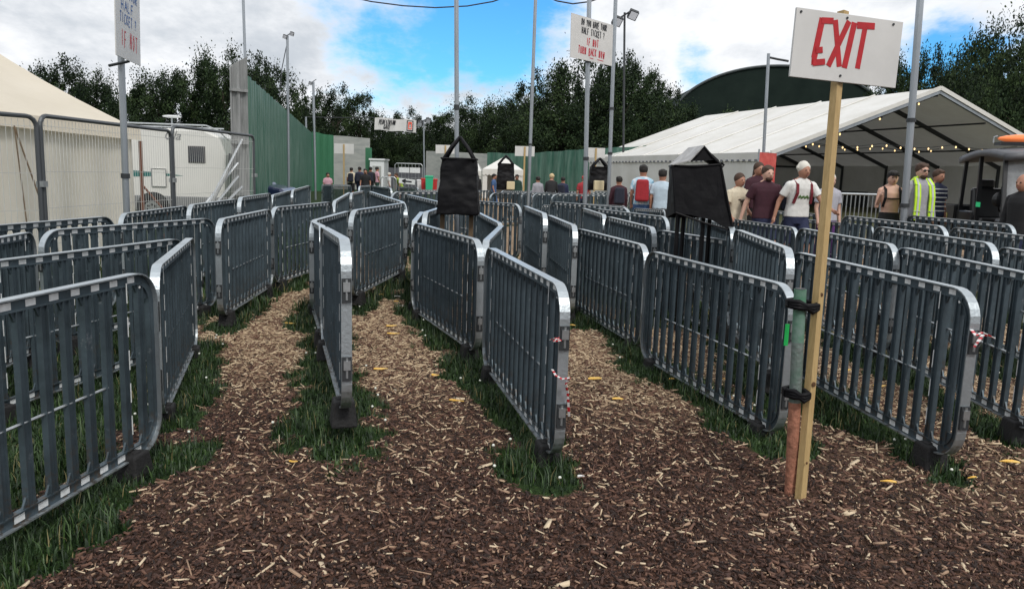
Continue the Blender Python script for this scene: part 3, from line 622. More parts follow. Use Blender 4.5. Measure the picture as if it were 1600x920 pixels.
# ------------------------------------------------------------------ hanging black bags
def wrinkle(o, amp, sc, sub=3):
    s_ = o.modifiers.new('sub', 'SUBSURF'); s_.subdivision_type = 'SIMPLE'; s_.levels = sub; s_.render_levels = sub
    t_ = bpy.data.textures.new('wr', 'CLOUDS'); t_.noise_scale = sc; d_ = o.modifiers.new('d', 'DISPLACE'); d_.texture = t_; d_.strength = amp; d_.mid_level = .5
def bag(px, ytop, ybot, wtop, wbot, yap, d, dep, label, yaw=0, stakes=True):
    k = d/F; base = atY(px, ybot, d); e = empty('litter_bag', base, label, 'bag', rz=yaw); h = (ybot-ytop)*k; wt, wb = wtop*k/2, wbot*k/2; a = (ybot-yap)*k
    mb = MB(); vs = []; nseg = 6
    for j in range(nseg+1):
        t = j/nseg; ww = wb+(wt-wb)*t; dd = dep*(.5+.04*math.sin(j)); vs += [(-ww, -dd, h*t), (0, -dd*1.08, h*t), (ww, -dd, h*t), (ww*1.02, 0, h*t), (ww, dd, h*t), (0, dd, h*t), (-ww, dd, h*t), (-ww*1.02, 0, h*t)]
    fs = [(j*8+i, j*8+(i+1) % 8, (j+1)*8+(i+1) % 8, (j+1)*8+i) for j in range(nseg) for i in range(8)]+[tuple(range(7, -1, -1))]
    mb.add(vs, fs, blackcloth); sk_ = mb.build('sack', e, smooth=True); wrinkle(sk_, .035*min(1.5, d/9), .12)
    mb = MB()
    for sy in (-1, 1): mb.tube([(-wt, sy*dep/2, h), (wt, sy*dep/2, h)], .012, blackcloth, 6)
    for sx in (-1, 1): mb.tube([(sx*wt, -dep/2, h), (sx*wt, dep/2, h)], .012, blackcloth, 6)
    mb.build('rim', e)
    for sx in (-1, 1):
        for sy in (-1, 1): mb = MB(); mb.tube([(sx*wt*.92, sy*dep/2, h-.02), (sx*wt*.45, sy*dep*.3, h+(a-h)*.55), (0, sy*.03, a)], .009+.001*d, blackcloth, 6); mb.build('strap', e, smooth=True)
    if stakes:
        z0 = gz(base.x, base.y)-base.z-.1
        for sx in (-.78, .62): mb = MB(); mb.box((sx*wb, .0, (z0+.2)/2), (.05, .045, .2-z0), woodold); mb.build('stake', e)
bag(716.5, 250, 334, 52, 64, 217, 8.9, .34, 'black bag with a peaked strap hung round the thin pole at centre')
bag(789.5, 257, 296, 24, 26, 245, 24, .5, 'small black bag hanging before the little white tent', stakes=False)
bag(935, 262, 297, 26, 34, 249, 20, .5, 'small black bag hanging between the two poles right of centre', stakes=False)
def big_bag():
    d = 7.7; P = lambda x, y, dd=0: atY(x, y, d+dd); e = empty('litter_bag', P(1090, 345), 'large black bag with a peaked lid flaring down to the right', 'bag'); O = P(1090, 345)
    def part(nm, quads, m=blackcloth, amp=.02, sub=3):
        mb = MB()
        for q in quads: mb.add([v-O for v in q], [tuple(range(len(q)))], m)
        o = mb.build(nm, e); wl = o.modifiers.new('w', 'WELD'); wl.merge_threshold = .002; so_ = o.modifiers.new('s', 'SOLIDIFY'); so_.thickness = .012; 
        if amp: wrinkle(o, amp, .15, sub)
        for p in o.data.polygons: p.use_smooth = False
        return o
    FTL, FTR, FBR, FBM, FBL = P(1051, 259), P(1126, 257), P(1146, 361), P(1110, 343), P(1055, 332)
    BTL, BTR, BBR, BBL = P(1047, 262, .42), P(1112, 258, .42), P(1126, 340, .42), P(1041, 340, .42)
    BTL = P(1046, 260, .4)
    part('sack', [[FTL, FBL, FBM, FTR], [FTR, FBM, FBR], [FTL, BTL, BBL, FBL], [FTR, FBR, BBR, BTR], [BTL, BTR, BBR, BBL]])
    FP_, BP_ = P(1100, 229), P(1076, 233, .4); FRL, FRR = P(1079, 252), P(1123, 250)
    part('lid_flap', [[FP_, FRL, FRR]], amp=.0)
    mk = mat('pale_lid_grey', (.50, .50, .50), .5, 0, var=.5, vscale=9)  # lid in a paler, mottled grey than the black sack
    part('lid', [[FTL, FRL, FP_, BP_, BTL]], mk, amp=.0).location = Vector((-.012, -.03, .012)); part('lid_side', [[FP_, FRR, FTR, BTR, BP_]], amp=.0)
    for a, b in ((FTL, FTR), (FP_, FTR), (FP_, FRL), (FTL, FBL), (FBL, FBR), (BP_, FP_), (BP_, BTL), (FTL, BTL), (FTR, FBR)):
        mb = MB(); mid = (a+b)/2-O+Vector((0, -.01, -.012)); mb.tube([a-O, mid, b-O], .011, blackcloth, 6); mb.build('seam', e)
    mb = MB(); mb.tube([FTR-O, P(1128, 262)-O, P(1131, 258)-O, P(1127, 254)-O], .012, blackcloth, 6); mb.build('knot', e)
    for x, dd in ((1060, .1), (1069, .35), (1100, .1), (1110, .35)):
        a = P(x, 325, dd); mb = MB(); z0 = gz(a.x, a.y)-.05; mb.tube([a-O, Vector((a.x, a.y, z0))-O], .022, blackcloth, 6); mb.build('leg', e)
big_bag()
def stones(px, py, d, label): 
    p = atY(px, py, d); mb = MB(); mb.box(p, (.24, .22, .24), mat('cream_box', (.6, .52, .33), .6)); tag(mb.build('cream_box', bevel=.02), label, 'box')
stones(798, 290, 23.6, 'small cream box under the little black bag'); stones(935.5, 290, 19.5, 'cream box resting below the bag between the two poles')

# ------------------------------------------------------------------ litter and tape
yel = mat('yellow_litter', (.90, .50, .05), .6, 0, color2=(.85, .60, .22), vscale=30); wht = mat('white_litter', (.75, .75, .74), .6)
LIT = [(715, 626, 17, 'yellow', 'long yellow piece lying on the path left of the taped barrier'), (931, 591, 16, 'yellow', 'yellow piece on the chips right of the taped barrier'), (964, 623, 12, 'yellow', 'small yellow scrap right of the brightest long yellow piece'),
 (613, 521, 12, 'yellow', 'yellow scrap in the narrow middle lane'), (610, 509, 10, 'yellow', 'thin yellow sliver in the narrow middle lane'), (594, 460, 8, 'yellow', 'faint yellow scrap far along the middle lane'),
 (452, 505, 10, 'yellow', 'yellow scrap on the left path'), (620, 463, 6, 'white', 'white scrap beside the grass of the middle lane'), (626, 478, 8, 'white', 'folded white paper in the middle lane'), (619, 471, 5, 'yellow', 'tiny yellow crumb next to folded paper'),
 (593, 576, 13, 'yellow', 'dull yellow sliver near the grass of the middle lane'), (680, 586, 8, 'yellow', 'small orange scrap just behind the long yellow piece'),
 (1322, 578, 9, 'yellow', 'pair of orange scraps seen through the bars right of the post'), (1372, 603, 14, 'yellow', 'bright orange piece seen through the bars right of the post'), (1577, 721, 20, 'yellow', 'large yellow piece at the right edge'), (1519, 746, 12, 'yellow', 'yellow piece near the foot of the right barrier'), (1388, 752, 16, 'yellow', 'broken yellow piece between the post and the right barrier'),
 (457, 721, 9, 'yellow', 'pale yellow chip on the left path'), (532, 755, 11, 'cream', 'cream splinter below the middle post'), (1050, 592, 7, 'yellow', 'tiny orange crumb by the central barrier row'), (894, 508, 6, 'yellow', 'orange scrap right behind the taped post'), (908, 744, 8, 'white', 'small white scrap by the taped barrier foot'), (1135, 592, 7, 'yellow', 'orange crumb seen through the central barrier')]
crm = mat('cream_chip', (.62, .5, .33), .7)
for px, py, wpx, c_, lab in LIT:
    p = atZ(px, py, gz(*atZ(px, py, 0)[:2])+.03); wv = wpx*1.5*p.y/F; mb = MB(); n = 11; vs = []; a0 = random.random()
    for z_ in (0, .006):
        for k in range(n):
            a = 2*math.pi*k/n; rr = .5*(1+.25*math.sin(3*a+a0*9)+.15*math.sin(5*a+a0*4)); vs.append((wv*rr*math.cos(a), wv*.5*rr*math.sin(a)*(.6+.4*math.sin(px)), z_+.003*math.sin(a*2+a0*6)))
    mb.add(vs, [tuple(range(n-1, -1, -1)), tuple(range(n, 2*n))]+[(k, (k+1) % n, (k+1) % n+n, k+n) for k in range(n)], {'yellow': yel, 'white': wht, 'cream': crm}[c_])
    o = mb.build('litter_scrap'); o.location = p; o.rotation_euler = (0, 0, random.uniform(-.3, .3)); tag(o, lab, 'litter')
tw = mat('tape_white', (.75, .74, .74), .4); tr = mat('tape_red', (.55, .02, .03), .4)
def tape(pts, d, label, w=.012):
    P = [atY(x, y, dd) for x, y, dd in pts]; mb = MB()
    for i in range(len(P)-1):
        n = 3
        for k in range(n):
            a = P[i].lerp(P[i+1], k/n); b = P[i].lerp(P[i+1], (k+1)/n); mb.bar(a, b, w, .004, tr if (i+k) % 2 else tw)
    tag(mb.build('barrier_tape'), label, 'tape')
tape([(860, 531, 4.05), (868, 528, 3.95), (876, 532, 3.9), (864, 533, 3.9), (874, 527, 3.9)], 4, 'short red and white tape knot high on the taped barrier')
tape([(863, 577, 4.05), (868, 586, 3.92), (878, 592, 3.9), (890, 590, 3.9), (884, 600, 3.92), (887, 614, 3.95), (888, 628, 3.97), (889, 650, 4.0)], 4, 'red and white tape tied low on the taped barrier with a hanging tail')
tape([(1517, 514, 4.1), (1525, 524, 4.0), (1535, 519, 4.0), (1553, 528, 4.05), (1536, 523, 4.05), (1528, 534, 4.0), (1522, 542, 4.0)], 4, 'red and white tape on the barrier end at the right', .016)
# ------------------------------------------------------------------ white marquee
def poly(nm, parent, quads, m, O, smooth=False, solid=.02):
    mb = MB()
    for q in quads: mb.add([Vector(v)-O for v in q], [tuple(range(len(q)))], m)
    o = mb.build(nm, parent, smooth)
    if solid: s_ = o.modifiers.new('s', 'SOLIDIFY'); s_.thickness = solid
    return o
def marquee():
    G1 = Vector((9.75, 30.5, 0)); G3 = Vector((24.5, 34.9, 0)); u = (G3-G1).normalized(); W_ = (G3-G1).length; v = Vector((-u.y, u.x, 0)); LN = 18.5
    zg = .33; ze = CAMZ+1.10; za = CAMZ+3.97; O = G1+Vector((0, 0, zg)); e = empty('white_marquee', O, 'long white marquee with an open gable and string lights inside', 'marquee')
    P = lambda a, b, z: G1+u*a+v*b+Vector((0, 0, z)); nb = 5
    # roof panels with slight sag between the bays
    for side, nm in ((0, 'roof'), (1, 'roof')):
        mb = MB(); vs = []; NU, NV = 10, 40
        for j in range(NV+1):
            for i in range(NU+1):
                t = i/NU; b = LN*j/NV; bay = abs(math.sin(math.pi*nb*j/NV)); a = W_*(t/2) if side == 0 else W_*(1-t/2); z = ze+(za-ze)*t-.13*bay*math.sin(math.pi*t)
                vs.append(P(a, b, z)-O)
        fs = [(j*(NU+1)+i, j*(NU+1)+i+1, (j+1)*(NU+1)+i+1, (j+1)*(NU+1)+i) for j in range(NV) for i in range(NU)]
        mb.add(vs, fs, canvas_w); o = mb.build(nm, e, True)
    for j in range(1, nb):
        mb = MB(); mb.tube([P(-.02, LN*j/nb, ze+.02)-O, P(W_/2, LN*j/nb, za+.03)-O], .035, canvas_w, 6); mb.build('roof_seam', e)
    # side walls, far gable, valance
    def wall(a0, b0, a1, b1, z0, z1, nm, m=canvas_w, n=60, amp=.035):
        mb = MB(); vs = []
        for i in range(n+1):
            t = i/n; q = P(a0+(a1-a0)*t, b0+(b1-b0)*t, 0); off = (u if a0 == a1 else v)*(amp*math.sin(t*n*1.1)+amp*.6*math.sin(t*n*.37))
            vs += [q+off+Vector((0, 0, z0))-O, q+off*.2+Vector((0, 0, z1))-O]
        mb.add(vs, [(2*i, 2*i+2, 2*i+3, 2*i+1) for i in range(n)], m); return mb.build(nm, e, True)
    wall(0, .02, 0, LN, zg-.05, ze, 'side_wall'); wall(W_, .02, W_, LN, zg-.05, ze, 'side_wall'); wall(0, LN, W_, LN, zg-.05, ze, 'end_wall', canvas_w)
    poly('end_gable', e, [[P(0, LN, ze), P(W_, LN, ze), P(W_/2, LN, za)]], canvas_w, O)
    mb = MB(); n = 44; vs = []; fs = []
    for i in range(n):
        b0, b1 = LN*i/n, LN*(i+1)/n; top = ze+.02; k = len(vs); m_ = []
        pts = [(b0, top), (b1, top), (b1, top-.27)]+[(b1+(b0-b1)*q/6, top-.27-.09*math.sin(math.pi*q/6)) for q in range(1, 6)]+[(b0, top-.27)]
        vs += [P(-.07, b, z)-O for b, z in pts]; fs.append(tuple(range(k, k+len(pts))))
    mb.add(vs, fs, canvas_w); o = mb.build('valance', e); s_ = o.modifiers.new('s', 'SOLIDIFY'); s_.thickness = .01
    mb = MB()
    for i in range(n): mb.box(P(-.085, LN*i/n, ze-.29)-O, (.05, .16, .07), mat('valance_trim', (.12, .13, .16), .7))
    mb.build('valance_trim', e)
    # frames
    for j in range(nb+1):
        b = LN*j/nb+(.05 if j == 0 else 0)-(.08 if j == nb else 0); mb = MB(); m_ = polem if j == 0 else darkframe; r_ = .11
        mb.bar(P(.05, b, ze-.12)-O, P(W_/2, b, za-.14)-O, r_, r_*1.5, m_); mb.bar(P(W_-.05, b, ze-.12)-O, P(W_/2, b, za-.14)-O, r_, r_*1.5, m_); mb.build('rafter', e)
        for a in (.08, W_-.08): mb = MB(); mb.bar(P(a, b, zg)-O, P(a, b, ze)-O, r_, r_, m_); mb.build('post', e)
    for a in (.16, .33, .5, .67, .84):
        z = ze+(za-ze)*(1-abs(2*a-1))-.30; mb = MB(); mb.bar(P(W_*a, .1, z)-O, P(W_*a, LN-.1, z)-O, .05, .07, darkframe); mb.build('purlin', e)
    for a in (.2, .4, .6, .8): mb = MB(); mb.bar(P(W_*a, LN-.15, zg)-O, P(W_*a, LN-.15, ze+.3)-O, .09, .09, darkframe); mb.build('end_post', e)
    mb = MB(); mb.bar(P(.1, LN-.12, ze-.1)-O, P(W_-.1, LN-.12, ze-.1)-O, .09, .12, darkframe); mb.build('end_beam', e)
    mb = MB(); mb.bar(P(0, -.03, ze)-O, P(W_/2, -.03, za)-O, .05, .16, canvas_w); mb.bar(P(W_, -.03, ze)-O, P(W_/2, -.03, za)-O, .05, .16, canvas_w); mb.build('gable_trim', e)
    # inner green partition and dark low counter
    poly('green_partition', e, [[P(.35, 2.2, zg), P(3.6, 9.5, zg), P(3.6, 9.5, ze-.1), P(.35, 2.2, ze-.1)]], greenwall2, O)
    poly('dark_counter', e, [[P(4.0, 12, zg), P(15, 12, zg), P(15, 12, zg+.9), P(4.0, 12, zg+.9)]], darkframe, O, solid=.3)
    # string lights
    for q, (b0, zz0) in enumerate(((.9, ze+.42), (5.2, ze+.55))):
        s = empty('string_lights', P(W_/2, b0, ze), 'string of warm bulbs across the marquee, the %s one' % ('front' if q == 0 else 'rear'), 'string lights'); o0 = P(W_/2, b0, ze); n = 15; pts = []
        for i in range(n*3+1):
            t = i/(n*3); sag = abs(math.sin(math.pi*t*3))*.14; pts.append(P(2.3+(W_-4.6)*t, b0, zz0+.10-sag+(.25 if q == 0 else .1)*t)-o0)
        mb = MB(); mb.tube(pts, .012, darkframe, 4); mb.build('wire', s); bm = mat('bulb_glow', (1, .75, .4), .4, emit=(1, .66, .30, 1.6))
        for i in range(1, n*3, 3): mb = MB(); mb.ell(pts[i]+Vector((0, 0, -.06)), (.032, .032, .045), bm, 8, 6); mb.build('bulb', s, True)
    s = empty('string_lights', P(W_*.4, .4, za-1), 'few bulbs climbing to the peak of the open gable', 'string lights'); o0 = P(W_*.4, .4, za-1); pts = [P(W_*t, .4, ze+(za-ze)*2*t-.35)-o0 for t in (.16, .22, .28, .34, .4, .46, .5)]
    mb = MB(); mb.tube(pts, .012, darkframe, 4); mb.build('wire', s)
    for p in pts[1::2]: mb = MB(); mb.ell(p+Vector((0, 0, -.06)), (.035, .035, .05), bm, 8, 6); mb.build('bulb', s, True)
    return P, O
MP, MO = marquee()
# red banner by the marquee corner
mb = MB(); a = atY(1186, 238, 27); b_ = atY(1213, 240, 27.5); vs = []
rb = mat('red_banner', (.38, .03, .03), .6, 0, color2=(.6, .12, .10), vscale=3); o = empty('banner_flag', atY(1196, 300, 27.2), 'red upright banner beside the marquee corner', 'banner'); O_ = atY(1196, 300, 27.2)
mb.add([a-O_, b_-O_, Vector((b_.x, b_.y, .9))-O_, Vector((a.x, a.y, .9))-O_], [(0, 1, 2, 3)], rb); q_ = mb.build('cloth', o); s_ = q_.modifiers.new('s', 'SOLIDIFY'); s_.thickness = .02
mb = MB(); mb.tube([Vector((a.x, a.y, .3))-O_, a-O_+Vector((0, 0, .1))], .03, polem, 8); mb.build('pole', o)
def simple_tent(px0, px1, yap, yeave, d, label, depth=3.0):
    A = atY(px0, yeave, d); B = atY(px1, yeave, d); w_ = B.x-A.x; z0 = gz(A.x, d); ze = A.z; za = atY((px0+px1)/2, yap, d).z; O = Vector((A.x, d, z0)); e = empty('small_tent', O, label, 'tent')
    H, Z = za-z0, ze-z0; c = (w_/2, depth/2, H)
    poly('roof', e, [[(0, 0, Z), (w_, 0, Z), c], [(w_, 0, Z), (w_, depth, Z), c], [(w_, depth, Z), (0, depth, Z), c], [(0, depth, Z), (0, 0, Z), c]], canvas_w, Vector())
    poly('wall', e, [[(.02, .02, 0), (w_*.12, .02, 0), (w_*.12, .02, Z), (.02, .02, Z)], [(w_*.80, .02, 0), (w_-.02, .02, 0), (w_-.02, .02, Z), (w_*.80, .02, Z)], [(.02, .02, 0), (.02, depth, 0), (.02, depth, Z), (.02, .02, Z)], [(w_-.02, .02, 0), (w_-.02, depth, 0), (w_-.02, depth, Z), (w_-.02, .02, Z)], [(0, depth-.02, 0), (w_, depth-.02, 0), (w_, depth-.02, Z), (0, depth-.02, Z)]], canvas_w, Vector(), solid=0)
    mb = MB(); n = 12
    for i in range(n):
        x0, x1 = w_*i/n, w_*(i+1)/n; mb.add([(x0, -.03, Z+.01), (x1, -.03, Z+.01), (x1, -.03, Z-.28), ((x0+x1)/2, -.03, Z-.36), (x0, -.03, Z-.28)], [(0, 1, 2, 3, 4)], canvas_w)
    mb.build('valance', e)
simple_tent(754, 818, 244.5, 264, 44, 'small white peaked tent behind the small black bag')
simple_tent(738, 752, 255, 267, 50, 'sliver of a second white tent beside the black bag')

# ------------------------------------------------------------------ cream tent at the left
def cream_tent():
    c = Vector((-6.9, 14.5, 0)); nr = Vector((-8.55, 8.4, 0)); u = (nr-c).normalized(); v = Vector((u.y, -u.x, 0)); v = v if v.x < 0 else -v
    ze = atY(217, 203, 14.5).z; O = Vector((c.x, c.y, 0)); e = empty('cream_tent', O, 'big cream canvas tent with a sloping roof at the left edge', 'tent'); LN = (nr-c).length; DP = 9
    P = lambda a, b, z: c+u*a+v*b+Vector((0, 0, z))
    ap = atY(-75, 36, 15.2)
    mb = MB(); n = 16; vs = []
    crn = [P(0, 0, ze), P(LN+1.5, 0, ze+.25), P(LN+1.5, DP, ze), P(0, DP, ze)]
    for a, b in ((0, 1), (1, 2), (2, 3), (3, 0)):
        for i in range(n):
            for j in range(6):
                def q(s, t):
                    e0 = crn[a].lerp(crn[b], s); p = e0.lerp(ap, t); p.z -= .16*math.sin(math.pi*t)*(.6+.4*math.sin(s*9)); return p-O
                k = len(mb.v); mb.add([q(i/n, j/6), q((i+1)/n, j/6), q((i+1)/n, (j+1)/6), q(i/n, (j+1)/6)], [(0, 1, 2, 3)], canvas_c)
    r_ = mb.build('roof', e, True); wl = r_.modifiers.new('w', 'WELD'); wl.merge_threshold = .005
    def wall(p0, p1, z1a, z1b, nm):
        mb = MB(); vs = []; n = 70; dd = (p1-p0); nn = Vector((-dd.y, dd.x, 0)).normalized()
        for i in range(n+1):
            t = i/n; q = p0+dd*t; of = nn*(.05*math.sin(i*.9)+.03*math.sin(i*.33+1)); vs += [q+of-O, q+of*.6+Vector((0, 0, (z1a+(z1b-z1a)*t)*.5))-O, q+of*.1+Vector((0, 0, z1a+(z1b-z1a)*t))-O]
        mb.add(vs, [f for i in range(n) for f in ((3*i, 3*i+3, 3*i+4, 3*i+1), (3*i+1, 3*i+4, 3*i+5, 3*i+2))], canvas_wall); mb.build(nm, e, True)
    wall(P(.1, .08, 0), P(LN+1.5, .08, 0), ze, ze+.25, 'wall'); wall(P(.1, .08, 0), P(.1, DP, 0), ze, ze, 'wall')
    mb = MB(); mb.add([P(0, -.03, ze+.01)-O, P(LN+1.5, -.03, ze+.26)-O, P(LN+1.5, -.05, ze+.02)-O, P(0, -.05, ze-.19)-O], [(0, 1, 2, 3)], canvas_c); o = mb.build('valance', e)
    mb = MB(); mb.tube([P(LN*.42, -.05, ze-.1)-O, P(LN*.40, -.7, 0)-O], .012, woodold, 5); mb.tube([P(LN*.42, -.05, ze-.1)-O, P(LN*.46, -.5, 0)-O], .010, woodold, 5); mb.build('guy_rope', e)
    mb = MB(); mb.tube([P(0, -.02, .2)-O, P(0, -.02, ze-.2)-O], .035, mat('rope_brown', (.16, .07, .045), .9), 7); mb.build('corner_lashing', e)
    mb = MB(); mb.tube([P(0, -.05, 1.2)-O, P(-.3, -.4, .6)-O, P(-.1, -.3, .15)-O], .02, MATS['rope_brown'], 5); mb.build('rope', e)
cream_tent()
# wire mesh fences
def mesh_fence(pA, pB, h, label):
    O = pA.copy(); O.z = gz(pA.x, pA.y); e = empty('mesh_fence_panel', O, label, 'fence', 'wire mesh fence panels in front of the cream tent'); D = pB-pA; D.z = 0; Ln = D.length; D.normalize(); r = .12
    P = lambda a, z: D*a+Vector((0, 0, z)); pts = [P(0.03, .05)]+[P(.03, h-r)]+[P(.03+r-r*math.cos(R(a)), h-r+r*math.sin(R(a))) for a in (20, 45, 70, 90)]+[P(Ln-.03-r+r*math.sin(R(a)), h-r+r*math.cos(R(a))) for a in (0, 20, 45, 70)]+[P(Ln-.03, h-r), P(Ln-.03, .05)]
    mb = MB(); mb.tube(pts, .028, mat('fence_tube', (.10, .11, .12), .5, .6), 8); mb.build('frame', e)
    mb = MB(); wm = mat('fence_wire', (.60, .61, .59), .5, .3); n = int(Ln/.075)
    for i in range(1, n): a = .03+(Ln-.06)*i/n; mb.bar(P(a, .12), P(a, h-.04), .0045, .0045, wm)
    for z in (.15, .55, 1.0, 1.45, h-.12): mb.bar(P(.03, z), P(Ln-.03, z), .006, .006, wm)
    mb.build('wire_mesh', e)
    mb = MB(); mb.box(P(Ln, h*.62), (.09, .10, .07), zinc); mb.build('clamp', e)
    mb = MB(); mb.box(P(Ln, .06), (.6, .22, .13), rubber); mb.build('foot_block', e)
f0 = atY(-190, 187, 8.2); f1 = atY(60, 191, 9.7); f2 = atY(268, 223, 13.2); f3 = atY(397, 223, 16.6)
for a, b, lab in ((f0, f1, 'mesh fence panel with a rounded dark frame at the left edge'), (f1, f2, 'mesh fence panel in the middle before the cream tent'), (f2, f3, 'mesh fence panel in front of the camper van')):
    mesh_fence(Vector((a.x, a.y, 0)), Vector((b.x, b.y, 0)), 2.13, lab)

# ------------------------------------------------------------------ camper van
def camper():
    O = Vector((-9.9, 22.0, 0)); yaw = R(5); e = empty('camper_van', O, 'white camper van with a green stripe parked behind the cream tent', 'camper van', rz=yaw)
    wp = mat('camper_white', (.76, .76, .73), .3, 0, var=.06, vscale=1.5); gp = mat('camper_skirt', (.24, .25, .26), .5, .2); dk = mat('camper_glass', (.02, .025, .04), .08, 0, spec=.8)
    mb = MB(); pr = [(-4.6, .55), (1.5, .55), (1.72, .75), (1.78, 1.9), (1.60, 2.40), (1.2, 2.58), (-4.3, 2.58), (-4.6, 2.4)]
    extrude_poly(mb, pr, 2.2, wp, lambda x, y, z: (x, y+1.1, z)); mb.build('body', e, bevel=.06)
    mb = MB(); extrude_poly(mb, [(-4.55, .32), (1.6, .32), (1.78, .5), (1.78, .72), (-4.55, .72)], 2.24, gp, lambda x, y, z: (x, y+1.1, z)); mb.build('skirt', e, bevel=.02)
    mb = MB(); mb.tube([(-2.8, .18, 2.70), (1.2, .18, 2.70)], .022, zinc, 6); mb.tube([(-2.8, 2.0, 2.70), (1.2, 2.0, 2.70)], .022, zinc, 6)
    for x in (-2.8, -1.2, .3, 1.1):
        for y in (.18, 2.0): mb.tube([(x, y, 2.56), (x, y, 2.70)], .018, zinc, 6)
    mb.tube([(1.2, .18, 2.70), (1.5, .3, 2.58), (1.76, .4, 2.3)], .022, zinc, 6); mb.build('roof_rail', e)
    def win(x0, x1, z0, z1):
        mb = MB(); mb.box(((x0+x1)/2, -.015, (z0+z1)/2), (x1-x0, .04, z1-z0), mat('rubber_trim', (.05, .05, .055), .6)); f = mb.build('window', e, bevel=.03)
        mb = MB(); mb.box(((x0+x1)/2, -.037, (z0+z1)/2), (x1-x0-.08, .012, z1-z0-.08), dk); mb.build('pane', f)
    win(.75, 1.22, 1.66, 2.12)
    mb = MB(); mb.box((-.05, -.012, 1.22), (.40, .03, .52), wp); f = mb.build('service_door', e, bevel=.02)
    mb = MB(); 
    for a, b in (((-.24, 1.47), (.14, 1.47)), ((.14, 1.47), (.14, .98)), ((.14, .98), (-.24, .98)), ((-.24, .98), (-.24, 1.47))): mb.bar((a[0], -.031, a[1]), (b[0], -.031, b[1]), .03, .012, gp)
    mb.build('door_trim', f)
    mb = MB(); sm_ = mat('camper_stripe', (.02, .16, .15), .4); mb.add([(-1.3, -.006, 1.42), (-.1, -.006, 1.37), (.62, -.006, 1.29), (-.1, -.006, 1.26), (-1.3, -.006, 1.2)], [(0, 1, 2, 3, 4)], sm_); o = mb.build('stripe', e); s_ = o.modifiers.new('s', 'SOLIDIFY'); s_.thickness = .004; s_.offset = 1
    mb = MB()
    cv = bpy.data.curves.new('logo', 'FONT'); cv.body = 'Cla'; cv.size = .34; cv.shear = .4; cv.extrude = .003; lo = bpy.data.objects.new('logo', cv); lo.rotation_euler = (math.pi/2, 0, 0); lo.location = (.1, -.012, 2.28); col.objects.link(lo)
    dg = bpy.context.evaluated_depsgraph_get(); mm = bpy.data.meshes.new_from_object(lo.evaluated_get(dg)); mm.materials.clear(); mm.materials.append(gp); l2 = bpy.data.objects.new('logo', mm); l2.rotation_euler = lo.rotation_euler; l2.location = lo.location; bpy.data.objects.remove(lo); col.objects.link(l2); l2.parent = e; l2.name = 'logo'
    for x in (0.12-.35,):
        for y in (-.01, 2.2):
            mb = MB(); mb.cyl((x, y, .34), (0, 1, 0), .36, .22, rubber, 24); wv = mb.build('wheel', e, bevel=.03); mb = MB(); mb.cyl((x, y-.11*(1 if y < 1 else -1), .34), (0, 1, 0), .22, .03, zinc, 20)
            for k in range(8): a = k*math.pi/4; mb.cyl((x+.13*math.cos(a), y-.128*(1 if y < 1 else -1), .34+.13*math.sin(a)), (0, 1, 0), .035, .01, darkframe, 8)
            mb.build('rim', wv)
    mb = MB(); mb.cyl((-.23, -.012, .36), (0, 1, 0), .46, .03, darkframe, 28); mb.build('wheel_arch', e)
    mb = MB(); mb.tube([(.05, .9, 2.5), (.05, .9, 2.92)], .03, zinc, 8); mb.ell((.05, .9, 2.95), (.26, .26, .04), plate, 18, 6); mb.build('antenna', e)
    mb = MB(); mb.box((1.79, 1.1, 1.7), (.04, 1.6, .5), dk); mb.build('rear_window', e)
camper()
def parked_car():
    O = Vector((-8.9, 25.6, 0)); e = empty('parked_car', O, 'dark blue car mostly hidden behind the hoarding struts', 'car'); bl = mat('car_blue', (.015, .025, .07), .2, .3, spec=.7)
    mb = MB(); extrude_poly(mb, [(-1.6, .3), (1.7, .3), (1.75, .75), (1.5, .95), (.9, 1.05), (.35, 1.5), (-.9, 1.55), (-1.5, 1.1), (-1.65, .7)], 1.7, bl, lambda x, y, z: (x, y, z)); mb.build('body', e, bevel=.08)
    mb = MB(); extrude_poly(mb, [(.75, 1.05), (.3, 1.42), (-.8, 1.46), (-1.25, 1.08)], 1.74, MATS['camper_glass'], lambda x, y, z: (x, y, z)); mb.build('side_window', e)
    for x in (-1.05, 1.1):
        for y in (-.8, .8): mb = MB(); mb.cyl((x, y, .31), (0, 1, 0), .31, .2, rubber, 20); w_ = mb.build('wheel', e); mb = MB(); mb.cyl((x, y*1.13, .31), (0, 1, 0), .18, .02, zinc, 16); mb.build('rim', w_)
parked_car()

# ------------------------------------------------------------------ hoardings
def corr_wall(name, pts, z0, tops, m, label, amp=.05, pitch=.5, th=.04, group=None):
    """pts: ground line; tops: heights"""
    O = Vector((pts[0][0], pts[0][1], 0)); e = empty(name, O, label, 'hoarding', group); mb = MB(); vs = []; fs = []
    for (a, b, ta, tb) in zip(pts[:-1], pts[1:], tops[:-1], tops[1:]):
        A = Vector((*a, 0)); B = Vector((*b, 0)); n = max(4, int((B-A).length/pitch)*4); nn = Vector((-(B-A).y, (B-A).x, 0)).normalized(); k0 = len(vs)
        for i in range(n+1):
            t = i/n; q = A+(B-A)*t+nn*amp*(1 if i % 4 in (1, 2) else -1)*.5; vs += [q+Vector((0, 0, z0))-O, q+Vector((0, 0, ta+(tb-ta)*t+.02*math.sin(i*.7)))-O]
        fs += [(k0+2*i, k0+2*i+2, k0+2*i+3, k0+2*i+1) for i in range(n)]
    mb.add(vs, fs, m); o = mb.build('sheeting', e); s_ = o.modifiers.new('s', 'SOLIDIFY'); s_.thickness = th; return e, O
n0 = atY(387, 119, 20.5); n1 = atY(487, 208, 50)
e, O = corr_wall('green_hoarding', [(n0.x, n0.y), (n1.x, n1.y)], -.1, [n0.z, n1.z], greenwall, 'tall green corrugated hoarding running away on the left')
